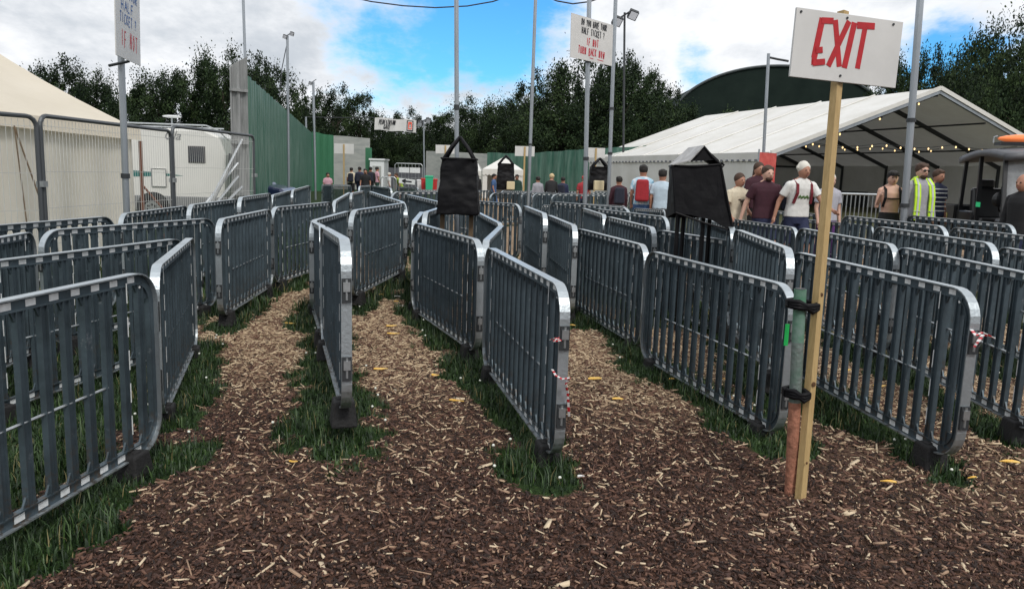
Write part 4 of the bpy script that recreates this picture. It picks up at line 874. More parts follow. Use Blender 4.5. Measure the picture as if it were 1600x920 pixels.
p0 = atY(360, 105, 20.1); p1 = atY(388, 88, 20.5)
e2, O2 = corr_wall('steel_end_panel', [(p0.x, p0.y), (p1.x-.03, p1.y-.05)], -.1, [p0.z, p1.z], steel_sheet, 'grey steel end panel of the tall hoarding', amp=.06, pitch=.22)
for z in (.9, 2.2, 3.5): mb = MB(); mb.bar(Vector((p0.x, p0.y-.06, z))-O2, Vector((p1.x, p1.y-.12, z))-O2, .07, .07, steel_sheet); mb.build('cross_rail', e2)
for k, (a, b) in enumerate((((379, 218), (318, 335)), ((372, 236), (330, 320)), ((372, 255), (300, 345)), ((372, 276), (335, 322)), ((378, 292), (352, 318)))):
    A = atY(*a, 20.05); B = atY(*b, 19.2); mb = MB(); mb.tube([A, B], .035, zinc if k != 1 else steel_sheet, 8); tag(mb.build('strut'), ['steel strut reaching highest up', 'grey steel strut second from the top', 'long white strut, third from the top', 'lower white strut, fourth from the top', 'lowest short white strut'][k]+' of the hoarding end', 'strut')
mb = MB(); A = atY(381, 218, 22.8)
mb.box(atZ(451, 292, .45)+Vector((0, 0, 0)), (.9, .5, .5), rubber); tag(mb.build('ballast_block', bevel=.04), 'black ballast block at the foot of the lamp pole', 'block')
def line(pxs, d, ytops, m, label, name='hoarding', **k):
    P = [atY(x, y, dd) for x, y, dd in zip(pxs, ytops, d)]; return corr_wall(name, [(p.x, p.y) for p in P], -.2, [p.z for p in P], m, label, **k)
line([488, 521], [50.5, 52], [206, 212], greenwall2, 'short green hoarding at the end of the left hoarding', amp=.03)
line([521, 578], [60, 60], [212, 216], greyhoard, 'pale grey hoarding left of the pedestrian gate', amp=.02, pitch=1.2)
mb = MB(); a = atY(576, 231, 58); mb.box((a.x, a.y, a.z/2-.1), (.45, .2, a.z+.2), greenwall2); tag(mb.build('gate_post', bevel=.02), 'green gate post left of the pedestrian gate', 'post')
line([666, 700, 764], [59, 58, 57], [236, 238, 240], greyhoard, 'grey hoarding right of the pedestrian gate', amp=.02, pitch=1.2)
line([762, 815, 905, 1010], [56, 54, 49, 45], [238.5, 240, 234, 228], greenwall, 'long green hoarding behind the small tent and the poles', amp=.07, pitch=1.0)
line([600, 668], [70, 70], [262, 262], mat('grey_fence_far', (.09, .095, .11), .6), 'low dark fence seen through the pedestrian gate', amp=.02)
def cabin(px0, px1, py0, d, label, m=plate):
    a = atY(px0, py0, d); b = atY(px1, py0, d); O = Vector(((a.x+b.x)/2, d, 0)); e = empty('cabin', O, label, 'cabin'); w_ = b.x-a.x; mb = MB(); mb.box((0, 1, a.z/2), (w_, 2, a.z), m); mb.build('wall', e)
    mb = MB(); mb.box((0, 1, a.z+.05), (w_*1.12, 2.2, .12), plate); mb.build('roof', e); mb = MB(); mb.box((0, -.02, a.z*.42), (w_*.6, .04, a.z*.8), greyhoard); mb.build('door', e)
cabin(578, 600, 250, 57, 'small white cabin beside the green gate post')
def gate_banner():
    pl = plane_from(((586, 184), (651, 188), (585, 203)), 55.5, 55.5); C, X, Y, Z, wd, ht = pl; e = board_empty('pedestrian_gate_banner', 'white banner reading PEDESTRIAN GATE with a red square', 'banner', pl)
    mb = MB(); n = 24; vs = []
    for i in range(n+1): t = i/n; vs += [(wd*t, .04*math.sin(i*.9), .03*math.sin(i*.5)), (wd*t, .02*math.sin(i*.9), ht+.03*math.sin(i*.4))]
    mb.add(vs, [(2*i, 2*i+2, 2*i+3, 2*i+1) for i in range(n)], whitepaint); o = mb.build('cloth', e)
    mb = MB(); write(mb, 'PEDESTRIAN', .11*wd, .50*ht, .36*ht, .040*wd, blackpaint, .05, y=-.06, slant=.15); write(mb, 'GATE', .22*wd, .12*ht, .32*ht, .042*wd, blackpaint, .05, y=-.06, slant=.15); mb.build('lettering', e)
    mb = MB(); mb.box((wd*.855, -.06, ht*.5), (wd*.155, .02, ht*.86), blackpaint); mb.box((wd*.855, -.072, ht*.5), (wd*.115, .006, ht*.70), whitepaint); mb.box((wd*.855, -.077, ht*.5), (wd*.09, .006, ht*.60), mat('icon_red', (.75, .08, .03), .5)); 
    write(mb, 'A', .836*wd, .3*ht, .4*ht, .05*wd, whitepaint, .06, y=-.088); mb.build('emblem', e)
gate_banner()
cable([(478, 183), (520, 184), (586, 184)], 55.5, 'wire holding the left end of the pedestrian banner', .03); cable([(651, 188), (663, 189)], 55.5, 'wire holding the right end of the pedestrian banner', .03)
def placard(px, py, wpx, hpx, d, label, ybase=295, postm=woodold):
    C = atY(px, py, d); k = d/F; e = empty('placard', Vector((C.x, d, gz(C.x, d))), label, 'placard'); O = Vector((C.x, d, gz(C.x, d)))
    mb = MB(); mb.box(C-O, (wpx*k, .02, hpx*k), whitepaint); mb.build('board', e); mb = MB(); mb.box(Vector((0, -.03, (C.z-O.z+hpx*k*.45)/2)), (.07, .05, C.z-O.z+hpx*k*.45), postm); mb.build('post', e)
placard(537.5, 232.5, 30, 15, 40, 'back of a white placard left of the pedestrian gate', postm=wood); placard(696, 233.5, 30, 13, 40, 'back of a white placard just left of the hanging bag at centre', postm=wood)
placard(820, 236.5, 30, 15, 33, 'back of a white placard beside the little white tent', postm=wood); placard(931, 239, 28, 15, 33, 'back of a white placard between the two tall poles', postm=wood)
# props by the gate
def bin_(px, py, d, w_, h_, m, label, n='bin'):
    p = atY(px, py, d); e = empty(n, p, label, 'bin'); mb = MB(); mb.box((0, 0, h_/2), (w_, w_*.8, h_), m, taper=1.15); mb.build('tub', e, bevel=.03); mb = MB(); mb.box((0, 0, h_+.04), (w_*1.25, w_, .09), m); mb.build('lid', e, bevel=.02)
redm = mat('bin_red', (.5, .03, .03), .5); grm = mat('bin_green', (.03, .42, .22), .5)
for a in ((664, 300, 34, .28, .5, redm, 'left red bin near the gate'), (677, 299, 34, .28, .45, redm, 'right red bin near the gate'), (670.5, 300, 33.5, .28, .6, grm, 'green bin between the two red bins'), (657, 300, 34.5, .26, .45, plate, 'white bin left of the red bins')): bin_(*a)
mb = MB(); pl = plane_from(((623, 278), (648, 281), (623, 286)), 34, 34); e = board_empty('arrow_sign', 'small white sign with a black arrow pointing left', 'sign', pl); wd, ht = pl[4], pl[5]
mb.box((wd/2, 0, ht/2), (wd, .02, ht), plate); mb.build('board', e); mb = MB(); stroke(mb, (wd*.3, ht/2), (wd*.8, ht/2), .07, blackpaint, y=-.014); stroke(mb, (wd*.2, ht/2), (wd*.42, ht*.85), .06, blackpaint, y=-.014); stroke(mb, (wd*.2, ht/2), (wd*.42, ht*.15), .06, blackpaint, y=-.014); mb.build('arrow', e)
def steel_barrier(a, b, h, label, gap=.12):
    A, B = Vector((*a, 0)), Vector((*b, 0)); O = Vector((A.x, A.y, gz(A.x, A.y))); e = empty('steel_barrier', O, label, 'barrier', 'open steel crowd barriers further back'); D = B-A; Ln = D.length; D.normalize(); P = lambda s, z: D*s+Vector((0, 0, z))
    mb = MB(); mb.tube([P(0, .15), P(0, h-.08), P(.08, h), P(Ln-.08, h), P(Ln, h-.08), P(Ln, .15), P(0, .15)], .022, zinc, 8); mb.build('frame', e)
    mb = MB(); n = int(Ln/gap)
    for i in range(1, n): mb.bar(P(Ln*i/n, .15), P(Ln*i/n, h), .016, .016, zinc)
    mb.bar(P(0, h*.62), P(Ln, h*.62), .014, .014, zinc); mb.build('bars', e)
    for s in (.3, Ln-.3): mb = MB(); nn = Vector((-D.y, D.x, 0)); mb.tube([P(s, .15), P(s, .04)+nn*.05, P(s, .02)+nn*.3], .02, zinc, 6); mb.tube([P(s, .15), P(s, .02)-nn*.3], .02, zinc, 6); mb.build('foot', e)
for i, (x0, x1, y, d) in enumerate(((1290, 1378, 302, 15.2), (1380, 1466, 303, 15.4))):
    a = atY(x0, y, d); b = atY(x1, y, d+.2); steel_barrier((a.x, a.y), (b.x, b.y), a.z-gz(a.x, a.y), ['open steel barrier left of the bare chested person', 'open steel barrier behind the person in the yellow vest'][i], .09)
a = atY(617, 262, 38); b = atY(660, 264, 38); steel_barrier((a.x, a.y), (b.x, b.y), a.z, 'white topped steel barrier near the gate', .15)
a = atY(595, 279, 32); b = atY(619, 280, 32); steel_barrier((a.x, a.y), (b.x, b.y), a.z, 'steel barrier standing by the people near the gate', .1)
mb = MB(); p = atY(640, 266, 37.8); e = empty('notice_board', p, 'white notice board hung on the barrier near the gate', 'notice'); mb.box((0, 0, 0), (1.0, .03, .25), plate); mb.box((0, -.02, 0), (.02, .02, .25), blackpaint); mb.build('board', e)
# arched dark tent
def dome():
    d = 80; L_ = atY(1058, 176, d); R_ = atY(1384, 176, d); O = Vector(((L_.x+R_.x)/2, d, 0)); e = empty('arched_tent', O, 'huge dark green arched tent behind the white marquee', 'tent'); a_ = (R_.x-L_.x)/2; zs = L_.z; top = atY(1222, 103, d).z
    mb = MB(); n = 40; vs = []; lim = R(78)
    for y in (0, 16, 30):
        vs.append((-a_*1.12, y, 0))
        for i in range(n+1):
            q = -lim+2*lim*i/n; x = a_*1.05*math.sin(q)/math.sin(lim); z = zs+(top-zs)*(math.cos(q)-math.cos(lim))/(1-math.cos(lim))-(.0 if y == 0 else .15); vs.append((x, y, z))
        vs.append((a_*1.12, y, 0))
    m = n+3; fs = [(j*m+i, j*m+i+1, (j+1)*m+i+1, (j+1)*m+i) for j in range(2) for i in range(m-1)]+[tuple(range(m))]
    mb.add(vs, fs, darktent); mb.build('shell', e)
    mb = MB(); mb.tube([(v[0], v[1]-.1, v[2]) for v in vs[1:m-1]], .13, mat('tent_edge', (.06, .075, .08), .6), 6); mb.build('edge_tube', e)
dome()

# ------------------------------------------------------------------ trees
leafA = mat('leaf_dark', (.008, .018, .007), .7, spec=.2); leafB = mat('leaf_mid', (.018, .036, .012), .7, spec=.2); leafC = mat('leaf_light', (.038, .064, .022), .7, spec=.2); bark = mat('bark', (.05, .04, .03), .9)
def crown_mesh(seed, nclump, per, leaf, low=.12, airy=.12, wide=1.0):
    r = np.random.default_rng(seed); C = []; Rr = []
    for k in range(nclump):
        while True:
            p = r.uniform(-1, 1, 3)
            if p[0]**2+p[1]**2+p[2]**2 < 1: break
        z = low+(1-low)*(p[2]*.5+.5); prof = (1-((z-.5)/.62)**2)**.5*.5*wide
        C.append((p[0]*prof*1.35, p[1]*prof*1.35, z)); Rr.append(r.uniform(.045, .125)*(1 if r.random() > airy else .6))
    C = np.array(C); Rr = np.array(Rr); idx = r.integers(0, nclump, nclump*per); g = r.normal(0, .50, (len(idx), 3)); P = C[idx]+g*Rr[idx][:, None]
    n = len(P); nd = r.normal(size=(n, 3)); nd /= np.linalg.norm(nd, axis=1)[:, None]; t = np.cross(nd, r.normal(size=(n, 3))); t /= np.linalg.norm(t, axis=1)[:, None]; b = np.cross(nd, t); s = leaf*(.5+r.random(n))[:, None]
    V = np.stack([P-t*s, P-b*s*.55, P+t*s, P+b*s*.55], 1).reshape(-1, 3); Q = np.arange(4*n).reshape(n, 4)
    me = bpy.data.meshes.new('crown'); fast_mesh(me, V, Q); cl_m = r.choice(3, nclump, p=(.45, .38, .17)); mi = np.where(r.random(n) < .7, cl_m[idx], r.integers(0, 3, n)); me.polygons.foreach_set('material_index', mi.astype(np.int32))
    for m in (leafA, leafB, leafC): me.materials.append(m)
    return me
def trunk_mesh(seed):
    r = random.Random(seed); mb = MB(); mb.tube([(0, 0, -.02), (.01, 0, .3), (r.uniform(-.03, .03), 0, .7)], [.028, .02, .008], bark, 8)
    for k in range(9):
        z = r.uniform(.18, .62); a = r.random()*6.3; l = r.uniform(.18, .36); mb.tube([(0, 0, z), (l*.5*math.cos(a), l*.5*math.sin(a), z+l*.45), (l*math.cos(a), l*math.sin(a), z+l*.75)], [.010, .006, .002], bark, 5)
    return mb.mesh('trunk')
CR_ = [crown_mesh(1, 120, 260, .0105), crown_mesh(2, 105, 240, .0105, low=.12, airy=.35), crown_mesh(3, 150, 240, .0105, low=.02, wide=1.15), crown_mesh(4, 55, 220, .010, low=.2, airy=.6, wide=.8)]
TR_ = [trunk_mesh(k) for k in range(4)]
TREES = [ # px, ytop, width px, distance, kind, label
 (20, 140, 110, 60, 0, 'dark tree behind the roof of the cream tent, at the left edge'), (95, 97, 120, 58, 1, 'dark tree rising above the cream tent roof'), (143, 116, 90, 62, 0, 'dark tree just left of the steep ticket sign'), (185, 172, 80, 60, 2, 'low tree behind the steep ticket sign pole'),
 (245, 118, 110, 55, 0, 'rounded tree over the left half of the camper van'), (300, 108, 120, 57, 1, 'leafy tree over the right half of the camper van'), (350, 84, 110, 56, 0, 'tallest tree left of the hoarding end'), (408, 92, 100, 60, 1, 'tree topping the near end of the green hoarding'), (447, 182, 70, 64, 2, 'low tree behind the lamp pole'),
 (480, 185, 70, 78, 2, 'small far tree behind the slim white pole'), (525, 138, 95, 74, 1, 'airy tree left of the pedestrian banner'), (562, 148, 80, 76, 3, 'narrow spiky tree left of the pedestrian banner'), (500, 165, 90, 80, 0, 'tree behind the short green hoarding'),
 (600, 190, 70, 84, 2, 'dark tree behind the left half of the pedestrian banner'), (635, 174, 80, 88, 1, 'tree peeping over the pedestrian banner'), (650, 206, 90, 86, 2, 'dark low tree behind the pedestrian gate'), (690, 178, 70, 84, 3, 'thin tree left of the central pole'), (700, 215, 100, 80, 2, 'dark low tree behind the central bag'),
 (745, 158, 100, 74, 0, 'round tree right of the central pole'), (785, 168, 90, 76, 1, 'tree above the small white tent'), (735, 195, 90, 80, 2, 'low dark tree left of the small white tent'), (815, 155, 90, 70, 0, 'tree left of the tall cabled pole'), (850, 118, 100, 64, 1, 'spiky topped tree under the ticket sign'), (885, 140, 140, 60, 2, 'dense dark tree below the ticket sign'),
 (935, 84, 130, 62, 0, 'tallest dark tree right of the ticket sign'), (975, 90, 110, 60, 1, 'tall tree behind the dark floodlight mast'), (960, 130, 150, 58, 2, 'broad dense tree under the floodlights'), (1030, 118, 80, 66, 3, 'thin airy tree left of the arched tent'), (1045, 158, 90, 62, 2, 'bushy tree at the left foot of the arched tent'), (1110, 168, 110, 60, 2, 'low bushy tree before the left of the arched tent'), (1160, 178, 80, 60, 2, 'low bush top above the marquee roof'), (1010, 190, 110, 56, 2, 'dark low tree above the far end of the marquee'),
 (1340, 128, 80, 100, 3, 'thin tree behind the right of the arched tent'), (1395, 130, 90, 72, 1, 'tree left of the thick bright pole'), (1432, 90, 100, 66, 0, 'tree behind the marquee peak'), (1478, 82, 90, 64, 1, 'spiky tree right of the marquee peak'), (1525, 92, 110, 60, 0, 'leafy tree right of centre above the buggy'), (1590, 34, 130, 54, 0, 'tallest tree at the right edge'), (1625, 60, 140, 50, 2, 'dense tree cut by the right edge'), (1555, 120, 120, 56, 2, 'dense dark tree above the buggy roof'), (1490, 150, 130, 60, 2, 'dark low tree right of the marquee roof')]
for i, (px, py, wpx, d, k, lab) in enumerate(TREES):
    top = atY(px, py, d); h = top.z*1.02; wdt = wpx*d/F*1.12
    e = empty('tree', (top.x, d, 0), lab, 'tree', 'trees beyond the showground', rz=random.random()*6)
    for nm, me_ in (('crown', CR_[k]), ('trunk', TR_[i % 4])):
        o = bpy.data.objects.new(nm, me_); col.objects.link(o); o.parent = e; o.scale = (wdt, wdt, h)
def hedge():
    r = np.random.default_rng(9); n = 60000; x = r.uniform(-75, 75, n); y = r.uniform(88, 104, n); z = r.random(n)**.8*(4.2+2.5*fnoise(x, y*0, .12, 44)); P = np.stack([x, y, z], 1)
    m_ = 45000; side = r.integers(0, 3, m_); u_ = r.uniform(-1, 1, m_); th_ = r.uniform(0, 9, m_)   # unseen leaf belt behind and beside the viewer, added to darken reflections in metal
    x2 = np.where(side == 0, u_*70, np.where(side == 1, -62-th_, 62+th_)); y2 = np.where(side == 0, -30-th_, u_*58+28); z2 = r.random(m_)**.8*(7+3*fnoise(x2+200, y2+200, .12, 45))
    P = np.concatenate([P, np.stack([x2, y2, z2], 1)]); n = len(P)
    nd = r.normal(size=(n, 3)); nd /= np.linalg.norm(nd, axis=1)[:, None]; t = np.cross(nd, r.normal(size=(n, 3))); t /= np.linalg.norm(t, axis=1)[:, None]; b = np.cross(nd, t); s = .38*(.5+r.random(n))[:, None]
    V = np.stack([P-t*s, P-b*s*.6, P+t*s, P+b*s*.6], 1).reshape(-1, 3); me = bpy.data.meshes.new('woodland'); fast_mesh(me, V, np.arange(4*n).reshape(n, 4)); me.polygons.foreach_set('material_index', r.choice(3, n, p=(.5, .38, .12)).astype(np.int32))
    for m in (leafA, leafB, leafC): me.materials.append(m)
    o = bpy.data.objects.new('woodland', me); col.objects.link(o); tag(o, 'dark far woodland along the horizon, with an unseen added belt around the viewer', 'woodland', kind='stuff')
hedge()
# ------------------------------------------------------------------ people
def remeshed(mb, name, voxel, mats):
    o = mb.build('tmp'); m = o.modifiers.new('r', 'REMESH'); m.mode = 'VOXEL'; m.voxel_size = voxel; s_ = o.modifiers.new('c', 'CORRECTIVE_SMOOTH' if False else 'SMOOTH'); s_.iterations = 2; s_.factor = .4
    dg = bpy.context.evaluated_depsgraph_get(); me = bpy.data.meshes.new_from_object(o.evaluated_get(dg)); bpy.data.objects.remove(o); me.name = name; me.materials.clear()
    for q in mats: me.materials.append(q)
    me.polygons.foreach_set('material_index', [0]*len(me.polygons)); me.polygons.foreach_set('use_smooth', [True]*len(me.polygons)); return me
def limb(mb, pts, rs, m, n=10):
    mb.tube(pts, rs, m, n)
    for p, r in zip(pts, rs): mb.ell(p, (r, r, r), m, n, 6)
def loft(mb, secs, m, n=20, cap=True):
    """secs: (z, cx, cy, rx, ry)"""
    vs = []
    for (z, cx, cy, rx, ry) in secs:
        for k in range(n): a = 2*math.pi*k/n; c, s = math.cos(a), math.sin(a); vs.append((cx+rx*math.copysign(abs(c)**.85, c), cy+ry*math.copysign(abs(s)**.85, s), z))
    fs = [(j*n+k, j*n+(k+1) % n, (j+1)*n+(k+1) % n, (j+1)*n+k) for j in range(len(secs)-1) for k in range(n)]
    if cap: fs += [tuple(range(n-1, -1, -1)), tuple((len(secs)-1)*n+k for k in range(n))]
    mb.add(vs, fs, m)
def cloth_mat(nm, c, **k): return mat('cloth_'+nm, c, .85, 0, var=.2, vscale=14, bump=.3, bscale=25, **k)
def hand(mb, wr, dr, side, m, detail):
    d = Vector(dr).normalized(); w = Vector((0, 1, 0)); w = (w-d*w.dot(d)).normalized(); nrm = d.cross(w)*side
    limb(mb, [wr, wr+d*.045], [.026, .030], m, 8)
    for q in (-.022, -.008, .007, .021): 
        b = wr+d*.06+w*q; mb.ell(b-d*.01, (.014, .014, .02), m, 8, 6)
        if detail: l = .072-abs(q-.002)*.7; limb(mb, [b, b+d*l*.5+nrm*.004, b+d*l*.9+nrm*.018], [.0095, .009, .0075], m, 7)
    if detail: limb(mb, [wr+d*.02-w*.02, wr+d*.045-w*.042, wr+d*.075-w*.046], [.013, .0105, .009], m, 7)
def person(px, ytop, d, label, h=1.75, yaw=0.0, sk=skin, shirt=None, sleeve=.5, bottom=None, blen=.5, hair=None, hairstyle='short', stride=.18, arms=(.05, -.05), elbow=(.3, .3), spread=.05, bend=0, extras=(), detail=True, vx=.011, cat='person', zoff=None, build=1.0):
    top = atY(px, ytop, d); zg = top.z-h if zoff is None else zoff; s = h/1.75
    e = empty('person', (top.x, d, zg), label, cat, rz=yaw); e.scale = (s, s, s)
    B = build; bf = lambda z: Vector((0, -max(0, z-.95)*math.tan(bend), 0))
    def T(p): p = Vector(p); return p+bf(p.z)
    ank = [Vector((-.09, stride*.9, .09)), Vector((.09, -stride*.9, .09))]; knee = [Vector((-.095, stride*.25-.02, .50)), Vector((.095, -stride*.55-.03, .50))]; hip = [Vector((-.09, 0, .90)), Vector((.09, 0, .90))]
    sh, el, wr = [], [], []
    for k, sx in enumerate((-1, 1)):
        S_ = T((sx*.178*B, 0, 1.405)); a = arms[k]; E_ = S_+Vector((sx*spread, -math.sin(a)*.28, -math.cos(a)*.28)); b = a+elbow[k]; W_ = E_+Vector((sx*(spread-.05), -math.sin(b)*.25, -math.cos(b)*.25)); sh.append(S_); el.append(E_); wr.append(W_)
    mb = MB()
    for k in (0, 1):
        limb(mb, [hip[k], knee[k], ank[k]], [.085, .055, .038], sk); limb(mb, [ank[k]+Vector((0, .02, -.04)), ank[k]+Vector((0, -.15, -.06))], [.036, .028], sk, 8)
        limb(mb, [sh[k], el[k], wr[k]], [.050*B, .038, .025], sk); hand(mb, wr[k], (wr[k]-el[k]), (-1, 1)[k], sk, detail)
    loft(mb, [(.84, 0, 0, .14, .10), (.93, 0, 0, .165*B, .115), (1.05, T((0, 0, 1.05)).x, T((0, 0, 1.05)).y, .140*B, .095), (1.22, 0, T((0, 0, 1.22)).y, .16*B, .105), (1.36, 0, T((0, 0, 1.36)).y, .18*B, .105), (1.45, 0, T((0, 0, 1.45)).y, .14, .075), (1.49, 0, T((0, 0, 1.49)).y, .06, .055)], sk)
    nb = T((0, .005, 1.46)); hc = T((0, -.02, 1.622)); limb(mb, [nb, T((0, -.005, 1.56))], [.056, .05], sk)
    mb.ell(hc, (.084, .104, .126), sk, 16, 12); [limb(mb, [T((sx*.03, .01, 1.51)), T((sx*.15, .005, 1.435))], [.032, .034], sk, 8) for sx in (-1, 1)]; mb.ell(hc+Vector((0, -.03, -.055)), (.050, .058, .058), sk, 12, 8)     # skull and jaw
    mb.ell(hc+Vector((0, -.104, -.020)), (.014, .020, .026), sk, 8, 6)                                                    # nose
    for sx in (-1, 1): mb.ell(hc+Vector((sx*.075, .005, -.012)), (.011, .02, .030), sk, 8, 6)
    bo = bpy.data.objects.new('body', remeshed(mb, 'body', vx, [sk])); col.objects.link(bo); bo.parent = e
    def child(mbx, nm, voxel=None, smooth=True):
        if voxel: o = bpy.data.objects.new(nm, remeshed(mbx, nm, voxel, mbx.mats)); col.objects.link(o); o.parent = e
        else: o = mbx.build(nm, e, smooth)
        return o
    dk = mat('eye_dark', (.015, .012, .01), .3)
    if 'sunglasses' in extras:
        mb = MB()
        for sx in (-1, 1): mb.ell(hc+Vector((sx*.034, -.102, .010)), (.031, .011, .021), dk, 12, 8); mb.bar(hc+Vector((sx*.06, -.08, .018)), hc+Vector((sx*.078, .0, .012)), .006, .008, dk)
        mb.bar(hc+Vector((-.02, -.110, .018)), hc+Vector((.02, -.110, .018)), .006, .006, dk); child(mb, 'sunglasses')
    else:
        for sx in (-1, 1): mb = MB(); mb.ell(hc+Vector((sx*.032, -.097, .010)), (.014, .009, .008), dk, 8, 6); child(mb, 'eye')
    mb = MB(); mb.ell(hc+Vector((0, -.093, -.060)), (.024, .008, .007), mat('lips', (.28, .09, .08), .5), 8, 6); child(mb, 'mouth')
    if 'beard' in extras and hair: mb = MB(); mb.ell(hc+Vector((0, -.045, -.078)), (.058, .056, .045), hair, 12, 8); child(mb, 'beard')
    if hair:
        mb = MB(); rr = random.Random(px); hs = hairstyle
        mb.ell(hc+Vector((0, .018, .040)), (.095, .110, .104), hair, 16, 10)
        if hs == 'curly':
            for k in range(34): a = rr.random()*6.28; t = rr.uniform(0, 1.45); mb.ell(hc+Vector((.085*math.sin(t)*math.cos(a), .022+.09*math.sin(t)*abs(math.sin(a)), .03+.1*math.cos(t))), (.03,)*3, hair, 7, 5)
        elif hs == 'long': limb(mb, [hc+Vector((0, .06, .0)), hc+Vector((0, .085, -.14)), hc+Vector((0, .08, -.28))], [.075, .075, .05], hair); 
        elif hs == 'bun': mb.ell(hc+Vector((0, .07, .09)), (.045, .045, .04), hair, 10, 8)
        else:
            for k in range(16): a = rr.random()*6.28; mb.ell(hc+Vector((.062*math.cos(a), .015+.078*math.sin(a), .072+rr.random()*.022)), (.034, .036, .032), hair, 7, 5)
        child(mb, 'hair', .012)
    if 'cap' in extras: mb = MB(); mb.ell(hc+Vector((0, .010, .050)), (.091, .104, .082), blackcloth, 16, 10); mb.box(hc+Vector((0, -.115, .045)), (.12, .09, .012), blackcloth); child(mb, 'cap')
    if 'redcap' in extras: mb = MB(); mb.ell(hc+Vector((0, .008, .045)), (.088, .098, .082), redm, 16, 10); child(mb, 'cap')
    Ty = lambda z: T((0, 0, z)).y
    if shirt:
        mb = MB(); loft(mb, [(.91, 0, 0, .185*B, .135), (1.0, 0, Ty(1.0), .178*B, .128), (1.10, 0, Ty(1.1), .168*B, .120), (1.24, 0, Ty(1.24), .180*B, .124), (1.35, 0, Ty(1.35), .196*B, .124), (1.42, 0, Ty(1.42), .175*B, .105), (1.465, 0, Ty(1.465), .125, .082), (1.50, 0, Ty(1.50), .074, .068), (1.515, 0, Ty(1.515), .066, .062)], shirt); [limb(mb, [T((sx*.05, .01, 1.475)), T((sx*.14, .005, 1.43))], [.046, .05], shirt, 8) for sx in (-1, 1)]
        for k in (0, 1):
            if sleeve > 0:
                if sleeve <= .6: q = sh[k].lerp(el[k], sleeve*1.3); mb.tube([sh[k]+Vector((0, 0, .0)), q], [.062*B, .066], shirt, 12); mb.ell(sh[k]+Vector((0, 0, -.005)), (.060*B,)*3, shirt, 12, 8)
                else: limb(mb, [sh[k], el[k], wr[k]-(wr[k]-el[k])*.05], [.060*B, .050, .036], shirt)
        child(mb, 'shirt', vx)
    if bottom:
        mb = MB(); loft(mb, [(.80, 0, 0, .16, .12), (.90, 0, 0, .178*B, .130), (1.0, 0, Ty(1.0), .165*B, .118), (1.03, 0, Ty(1.03), .160*B, .112)], bottom)
        for k in (0, 1):
            if blen >= .9: limb(mb, [hip[k], knee[k], ank[k]+Vector((0, 0, .03))], [.10, .072, .055], bottom)
            else: q = hip[k].lerp(knee[k], blen*1.7); mb.tube([hip[k], q], [.105, .090], bottom, 14); mb.ell(hip[k], (.10,)*3, bottom, 12, 8)
        child(mb, 'trousers' if blen >= .9 else 'shorts', vx)
    for k in (0, 1): mb = MB(); mb.ell(ank[k]+Vector((0, -.07, -.045)), (.05, .14, .045), blackcloth, 12, 8); child(mb, 'shoe')
    f = -.13*B
    if 'straps' in extras or 'harness' in extras:
        m_ = mat('strap_red', (.16, .015, .025), .8) if 'straps' in extras else blackcloth
        for sx in (-1, 1): mb = MB(); P = [T((sx*.10, .10, 1.40)), T((sx*.115, .02, 1.49)), T((sx*.12, -.095, 1.41)), T((sx*.125, -.135, 1.28)), T((sx*.15, -.10, 1.12))]; [mb.bar(P[i], P[i+1], .042, .018, m_, up=(0, 1, 0)) for i in range(4)]; child(mb, 'backpack_strap', smooth=False)
        if 'harness' in extras: mb = MB(); mb.bar(T((-.13, -.130, 1.27)), T((.13, -.130, 1.27)), .03, .02, m_); child(mb, 'chest_strap', smooth=False)
    if 'backpack' in extras or 'redbackpack' in extras:
        m_ = cloth_mat('pack_red', (.35, .02, .03)) if 'redbackpack' in extras else cloth_mat('pack_dark', (.015, .018, .035)); mb = MB(); mb.box(T((0, .20, 1.22)), (.30, .20, .46), m_, taper=.85); o = child(mb, 'backpack', smooth=False); b_ = o.modifiers.new('b', 'BEVEL'); b_.width = .05; b_.segments = 3
    if 'vest' in extras:
        hv = mat('hi_vis_yellow', (.55, .85, .03), .6, 0, var=.15, vscale=10); rf = mat('reflective_grey', (.5, .52, .52), .3)
        for sx in (-1, 1):
            mb = MB(); P = [T((sx*.085, .08, 1.49)), T((sx*.10, -.03, 1.505)), T((sx*.125, -.115, 1.40)), T((sx*.13, -.148, 1.22)), T((sx*.13, -.152, 1.02)), T((sx*.135, -.155, .86))]
            for i in range(5): mb.bar(P[i], P[i+1], .10, .02, hv, up=(0, 1, 0))
            child(mb, 'vest_panel', smooth=False)
            mb = MB(); [mb.bar(P[i]+Vector((0, -.014, .004)), P[i+1]+Vector((0, -.014, .004)), .032, .01, rf, up=(0, 1, 0)) for i in range(1, 5)]; mb.bar(T((sx*.08, -.168, 1.0)), T((sx*.185, -.15, 1.0)), .035, .01, rf); child(mb, 'reflective_strip', smooth=False)
            mb = MB(); loft(mb, [(.87, sx*.10, .015, .095, .142), (1.2, sx*.10, .01, .09, .135), (1.42, sx*.09, .01, .09, .12)], hv, cap=False); 
        mb = MB(); loft(mb, [(.86, 0, .03, .198, .138), (1.1, 0, .03, .185, .13), (1.38, 0, .03, .207, .118), (1.47, 0, .03, .13, .08)], hv, cap=False); o = child(mb, 'vest_back'); 
    if 'skullprint' in extras:
        mb = MB(); pm = mat('print_dark', (.07, .05, .035), .8); mb.ell(T((0, -.128, 1.26)), (.055, .008, .030), pm, 10, 6); mb.ell(T((0, -.128, 1.20)), (.022, .008, .05), pm, 10, 6); [mb.ell(T((sx*.06, -.122, 1.285)), (.035, .008, .014), pm, 8, 6) for sx in (-1, 1)]; child(mb, 'shirt_print')
